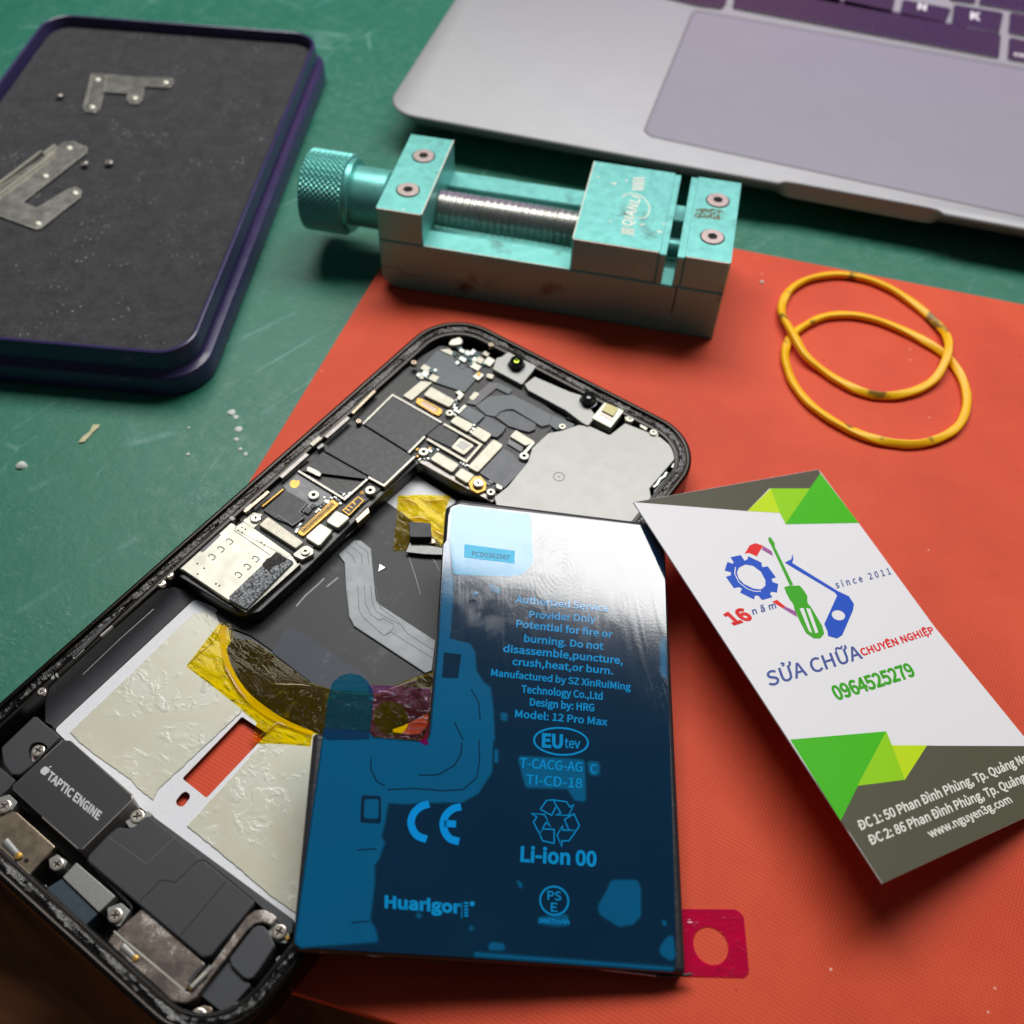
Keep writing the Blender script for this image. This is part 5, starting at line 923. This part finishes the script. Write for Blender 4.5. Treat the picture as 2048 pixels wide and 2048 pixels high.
creases(bat, [('H 975,425 1040,405 1180,438', 0.35, 0.35), ('H 1060,400 1250,330 1380,300', 0.15, 0.2)], M['pink_crease_shine'], -1.42, fb)  # raised creases, the tab's whitish shine put into their paler pink
mb = MB(); q = fb.pts('H 1420,860 1460,800 1480,720 1500,690 1475,800 1470,870 1490,910 1440,915 1380,870', zt_); fill(mb, [ccw(q)], zt_); mb.build('pull_tab', M['pink_tab'], bat)
q = fp.pts  # tab lying on the mat, world axes
fz = zframe(0, 0, 0); FR['_w'] = fz
out = rounded(ccw(fz.pts('W 700,435 1430,440 1530,530 1600,1260 1540,1315 860,1300 700,1300', 2.25)), [0][0] or 1.2, 6); hc = Vector(fz.pts('W 1105,905', 2.25)[0]); ea = Vector(fz.pts('W 1330,920', 2.25)[0]) - hc; eb = Vector(fz.pts('W 1080,660', 2.25)[0]) - hc
mb = MB(); hl = [tuple(hc + ea * math.cos(t_ * math.pi / 18) + eb * math.sin(t_ * math.pi / 18)) for t_ in range(36)]; prism(mb, out, 2.12, 2.25, 0, [hl]); mb.build('pull_tab', M['pink_tab'], bat, fz)['label'] = 'magenta pull tab with a round hole lying on the mat'
# connector and its flex, over the phone's bay
def wplate(nm, pl, z0, z1, mt, bev, r): plate(bat, nm, pl, z0, z1, M[mt], bev, r, fr=fz)
wplate('connector', 'G 760,602 1042,616 1050,800 768,798', 4.6, 6.2, 'module', 0.15, 0.35)
wplate('flex_cable', 'G 768,808 952,820 945,895 1212,940 1215,1030 960,1020 715,992 762,890', 4.2, 4.5, 'gloss_black', 0.08, 0.2); wplate('flex_fold', 'G 765,806 950,818 948,860 766,850', 4.4, 5.0, 'gloss_black', 0.2, 0.2); wplate('flex_contact', 'G 955,822 1080,812 1110,870 960,900', 4.0, 4.4, 'brown_steel', 0.08, 0.2)

# ================================================================ business card leaning on battery and phone
fc = Frame((35.11, 50.19, 15.97), (0.4934, 0.8308, -0.2575), (-0.8606, 0.5090, 0.0000), (0.131, 0.222, 0.9662))
z_ = Vector(fc.r[0]).cross(Vector(fc.r[1])).normalized(); x_ = Vector(fc.r[0]).normalized(); fc = Frame(fc.o, x_, z_.cross(x_), z_)
card = thing('business_card', 'white business card with green corner bands and tool logo, leaning on the battery', 'business card', fc)
cp = fc.pts('* 1267,1004 1637,938.5 1716,1044 1869.5,1254 2048,1473 2144,1591 2048,1636 1765,1767', 0)
mb = MB(); prism(mb, ccw(cp), -0.34, 0, 0.03, bottom=True); mb.build('stock', M['card'], card)
ZC = 0.02; 
def inkp(nm, pls, mt, z=ZC, hole=None):
    mb = MB()
    for pl in pls:
        p = ccw(fc.pts(pl, z)); hs_ = [ccw(fc.pts(h, z))[::-1] for h in (hole or [])]; fill(mb, [p] + hs_, z)
    return mb.build(nm, M[mt], card, fc, smooth=0)
inkp('corner_band', ['* 1268,1004.2 1637,938.9 1641,946 O 795,165 620,165 525,262'], 'olive'); inkp('corner_band', ['O 925,1590 1000,1442 1200,1416 1297,1269 * 1880,1491.5 2061,1492 2143,1591 2048,1635.5 1765.3,1766.6 1700,1666'], 'olive')
inkp('corner_fold', ['O 625,165 525,262 665,270'], 'lime2', 0.03); inkp('corner_fold', ['O 625,165 797,165 690,318 665,270'], 'lime', 0.032); inkp('corner_fold', ['* 1641,946 O 1004,313 688,319'], 'grass', 0.034)
inkp('corner_fold', ['O 709,1243 1122,1208 1000,1442 926,1592'], 'grass', 0.034); inkp('corner_fold', ['O 1122,1208 1147,1268 1202,1416 998,1442'], 'lime', 0.036); inkp('corner_fold', ['O 1147,1268 1297,1268 1202,1416'], 'lime2', 0.038)
def elp(c, a, b, n=28): p = px(c + ' ' + a + ' ' + b); c, a, b = map(Vector, p); return [tuple(c + (a - c) * math.cos(2 * math.pi * i / n) + (b - c) * math.sin(2 * math.pi * i / n)) for i in range(n)]
gear = 'Y4 190,352 212,285 250,298 262,290 235,248 315,232 345,275 368,265 370,240 475,290 480,325 525,320 587,405 555,415 560,440 605,455 595,522 555,515 540,530 560,558 480,580 450,545 425,545 418,575 310,522 325,490 300,480 262,488 200,400 238,388 240,365'
inkp('gear_emblem', [gear], 'ink_royal', 0.03, [px('Y4 285,370 300,330 350,305 410,315 470,360 505,425 505,470 470,498 410,490 340,455 300,415')])
mb = MB(); ribbon(mb, fc.pts('Y4 275,325 268,375 300,440 360,490 420,512 470,512', 0.035), 0.22, 0.03, 0.036); mb.build('gear_gleam', M['card'], card, fc)
inkp('ribbon_emblem', ['Y4 345,222 385,155 430,140 490,160 460,205 440,242 380,216', 'Y4 557,592 595,578 660,630 637,642'], 'ink_red', 0.03); inkp('ribbon_emblem', ['Y4 490,162 555,202 563,240 478,190', 'Y4 660,630 738,666 752,712 637,642'], 'ink_plum', 0.03)
inkp('screwdriver_emblem', ['Y4 527,98 545,92 580,145 576,162 720,460 695,468 552,160 531,125', 'Y4 650,480 690,468 770,468 800,500 830,550 830,600 862,640 945,780 960,840 930,876 880,876 820,835 770,740 730,650 720,610 690,570 665,520'], 'ink_green', 0.04)
inkp('screwdriver_gleam', ['Y4 770,645 800,641 868,835 842,820', 'Y4 820,642 850,646 915,830 892,836'], 'card', 0.046)
inkp('pry_tool_emblem', ['Y4 655,290 705,265 715,222 722,265 712,292 1065,510 1150,550 1190,610 1182,660 1100,850 1060,877 990,857 985,820 960,765 1060,545 1040,520 700,318'], 'ink_royal', 0.04, [elp('Y4 1070,697', '1112,725', '1040,725')])
def ink(nm, s, q, mt, bo=0.03, sp=1.0): mb = MB(); lettering(mb, fc, s, q, 0.05, bo, 0, sp); return mb.build(nm, M[mt], card, fc, smooth=0)
ink('card_lettering', '16', 'Y4 262,768 408,722 180,690', 'ink_red', .12); ink('card_lettering', 'năm', 'Y4 412,692 590,640 398,645', 'ink_greyblue', .05, 1.25); ink('card_lettering', 'since 2011', 'Y4 1058,488 1478,378 1040,440', 'ink_greyblue', .04, 1.25)
ink('card_lettering', 'SỬA CHỮA', 'Y4 540,1245 1258,1028 505,1138', 'ink_greyblue', .035); ink('card_lettering', 'CHUYÊN NGHIỆP', 'Y4 1258,1010 1815,832 1232,960', 'ink_red', .07); ink('card_lettering', '0964525279', 'Y4 1062,1352 1668,1160 1008,1252', 'ink_green', .075)
l1 = px('O 1012,1633 1713,1345 995,1595'); e_ = 1.065
def ext(q): (a, b, c) = q; return [a, (a[0] + (b[0] - a[0]) * e_, a[1] + (b[1] - a[1]) * e_), c]
l2 = [(x + 45 / 2.147, y + 63 / 2.147) for x, y in l1]
ink('card_lettering', 'ĐC 1: 50 Phan Đình Phùng, Tp. Quảng Ngãi', ext(l1), 'ink_white', .06); ink('card_lettering', 'ĐC 2: 86 Phan Đình Phùng, Tp. Quảng Ngãi', ext(l2), 'ink_white', .06); ink('card_lettering', 'www.nguyen3g.com', 'V 545,1330 1330,985 495,1262', 'ink_white', .06)

# ================================================================ crumbs and slivers on the table and the mat
def crumb(c, z, r, label, mt='crumb', seed=0, h=0.6, n=9, grp='crumbs and drips'):
    p = FW.pts(c, z); cx = sum(a for a, b in p) / len(p); cy = sum(b for a, b in p) / len(p); rg = random.Random(seed); fr = zframe(cx, cy, z); mb = MB()
    if len(p) == 1:
        lathe(mb, [(r, 0.02), (r * .95, h * .4), (r * .6, h * .85), (r * .2, h)], n, rough=lambda i, j: r * 0.35 * (rg.random() - .5))
    else:
        q = [(a - cx, b - cy) for a, b in p]; prism(mb, rounded(ccw(q), 0.2), 0.02, h, min(0.15, h * .4))
    me = mb.mesh('crumb'); o = link('crumb' if mt == 'crumb' else 'sliver', me, M[mt], None, 40); o.location = fr.o * MM; o['label'] = label; o['category'] = 'crumb' if mt == 'crumb' else 'sliver'
    if mt == 'crumb': o['group'] = grp
crumb('P 445,930 470,895 510,865 530,825 572,825 560,845 530,870 505,900 480,925', 0, 0, 'thin straw coloured sliver on the green table below the purple tin', 'sliver', 1, 0.4)
crumb('P 125,1055', 0, 1.2, 'pale rough crumb alone at the left side of the green table', 'crumb', 2, 1.0)
for i, (c, r, lb__) in enumerate((('P 1315,755', 1.0, 'largest pale crumb at the top of the row beside the red mat'), ('P 1340,780', 0.7, 'pale crumb touching the largest crumb of the row beside the red mat'), ('P 1355,848', 1.0, 'flat pale crumb below the two touching ones beside the red mat'), ('P 1343,908', 0.7, 'round drop in the middle of the row beside the red mat'), ('P 1365,962', 0.55, 'small round drop second from the end of the row nearest the phone'), ('P 1395,990', 0.6, 'round drop at the end of the row nearest the phone'), ('P 1070,992', 0.5, 'small pale drop alone on the green table left of the row'), ('P 1072,842', 0.4, 'tiny pale speck on the green table above the lone drop'))): crumb(c, 0, r, lb__, 'crumb', 10 + i, 0.35)
crumb('S 90,250', 2, 0.6, 'tiny grey metal crumb on the red mat between the vise and the rubber bands', 'crumb', 30, 0.5); crumb('S 270,725', 2, 0.35, 'tiny pale speck on the red mat touching the left side of the rubber bands', 'crumb', 31, 0.3); crumb('Y1 1245,880 1270,890 1262,900 1240,892', 9.6, 0.3, 'tiny dark flake on the battery film', 'sliver', 32, 0.3) if False else None
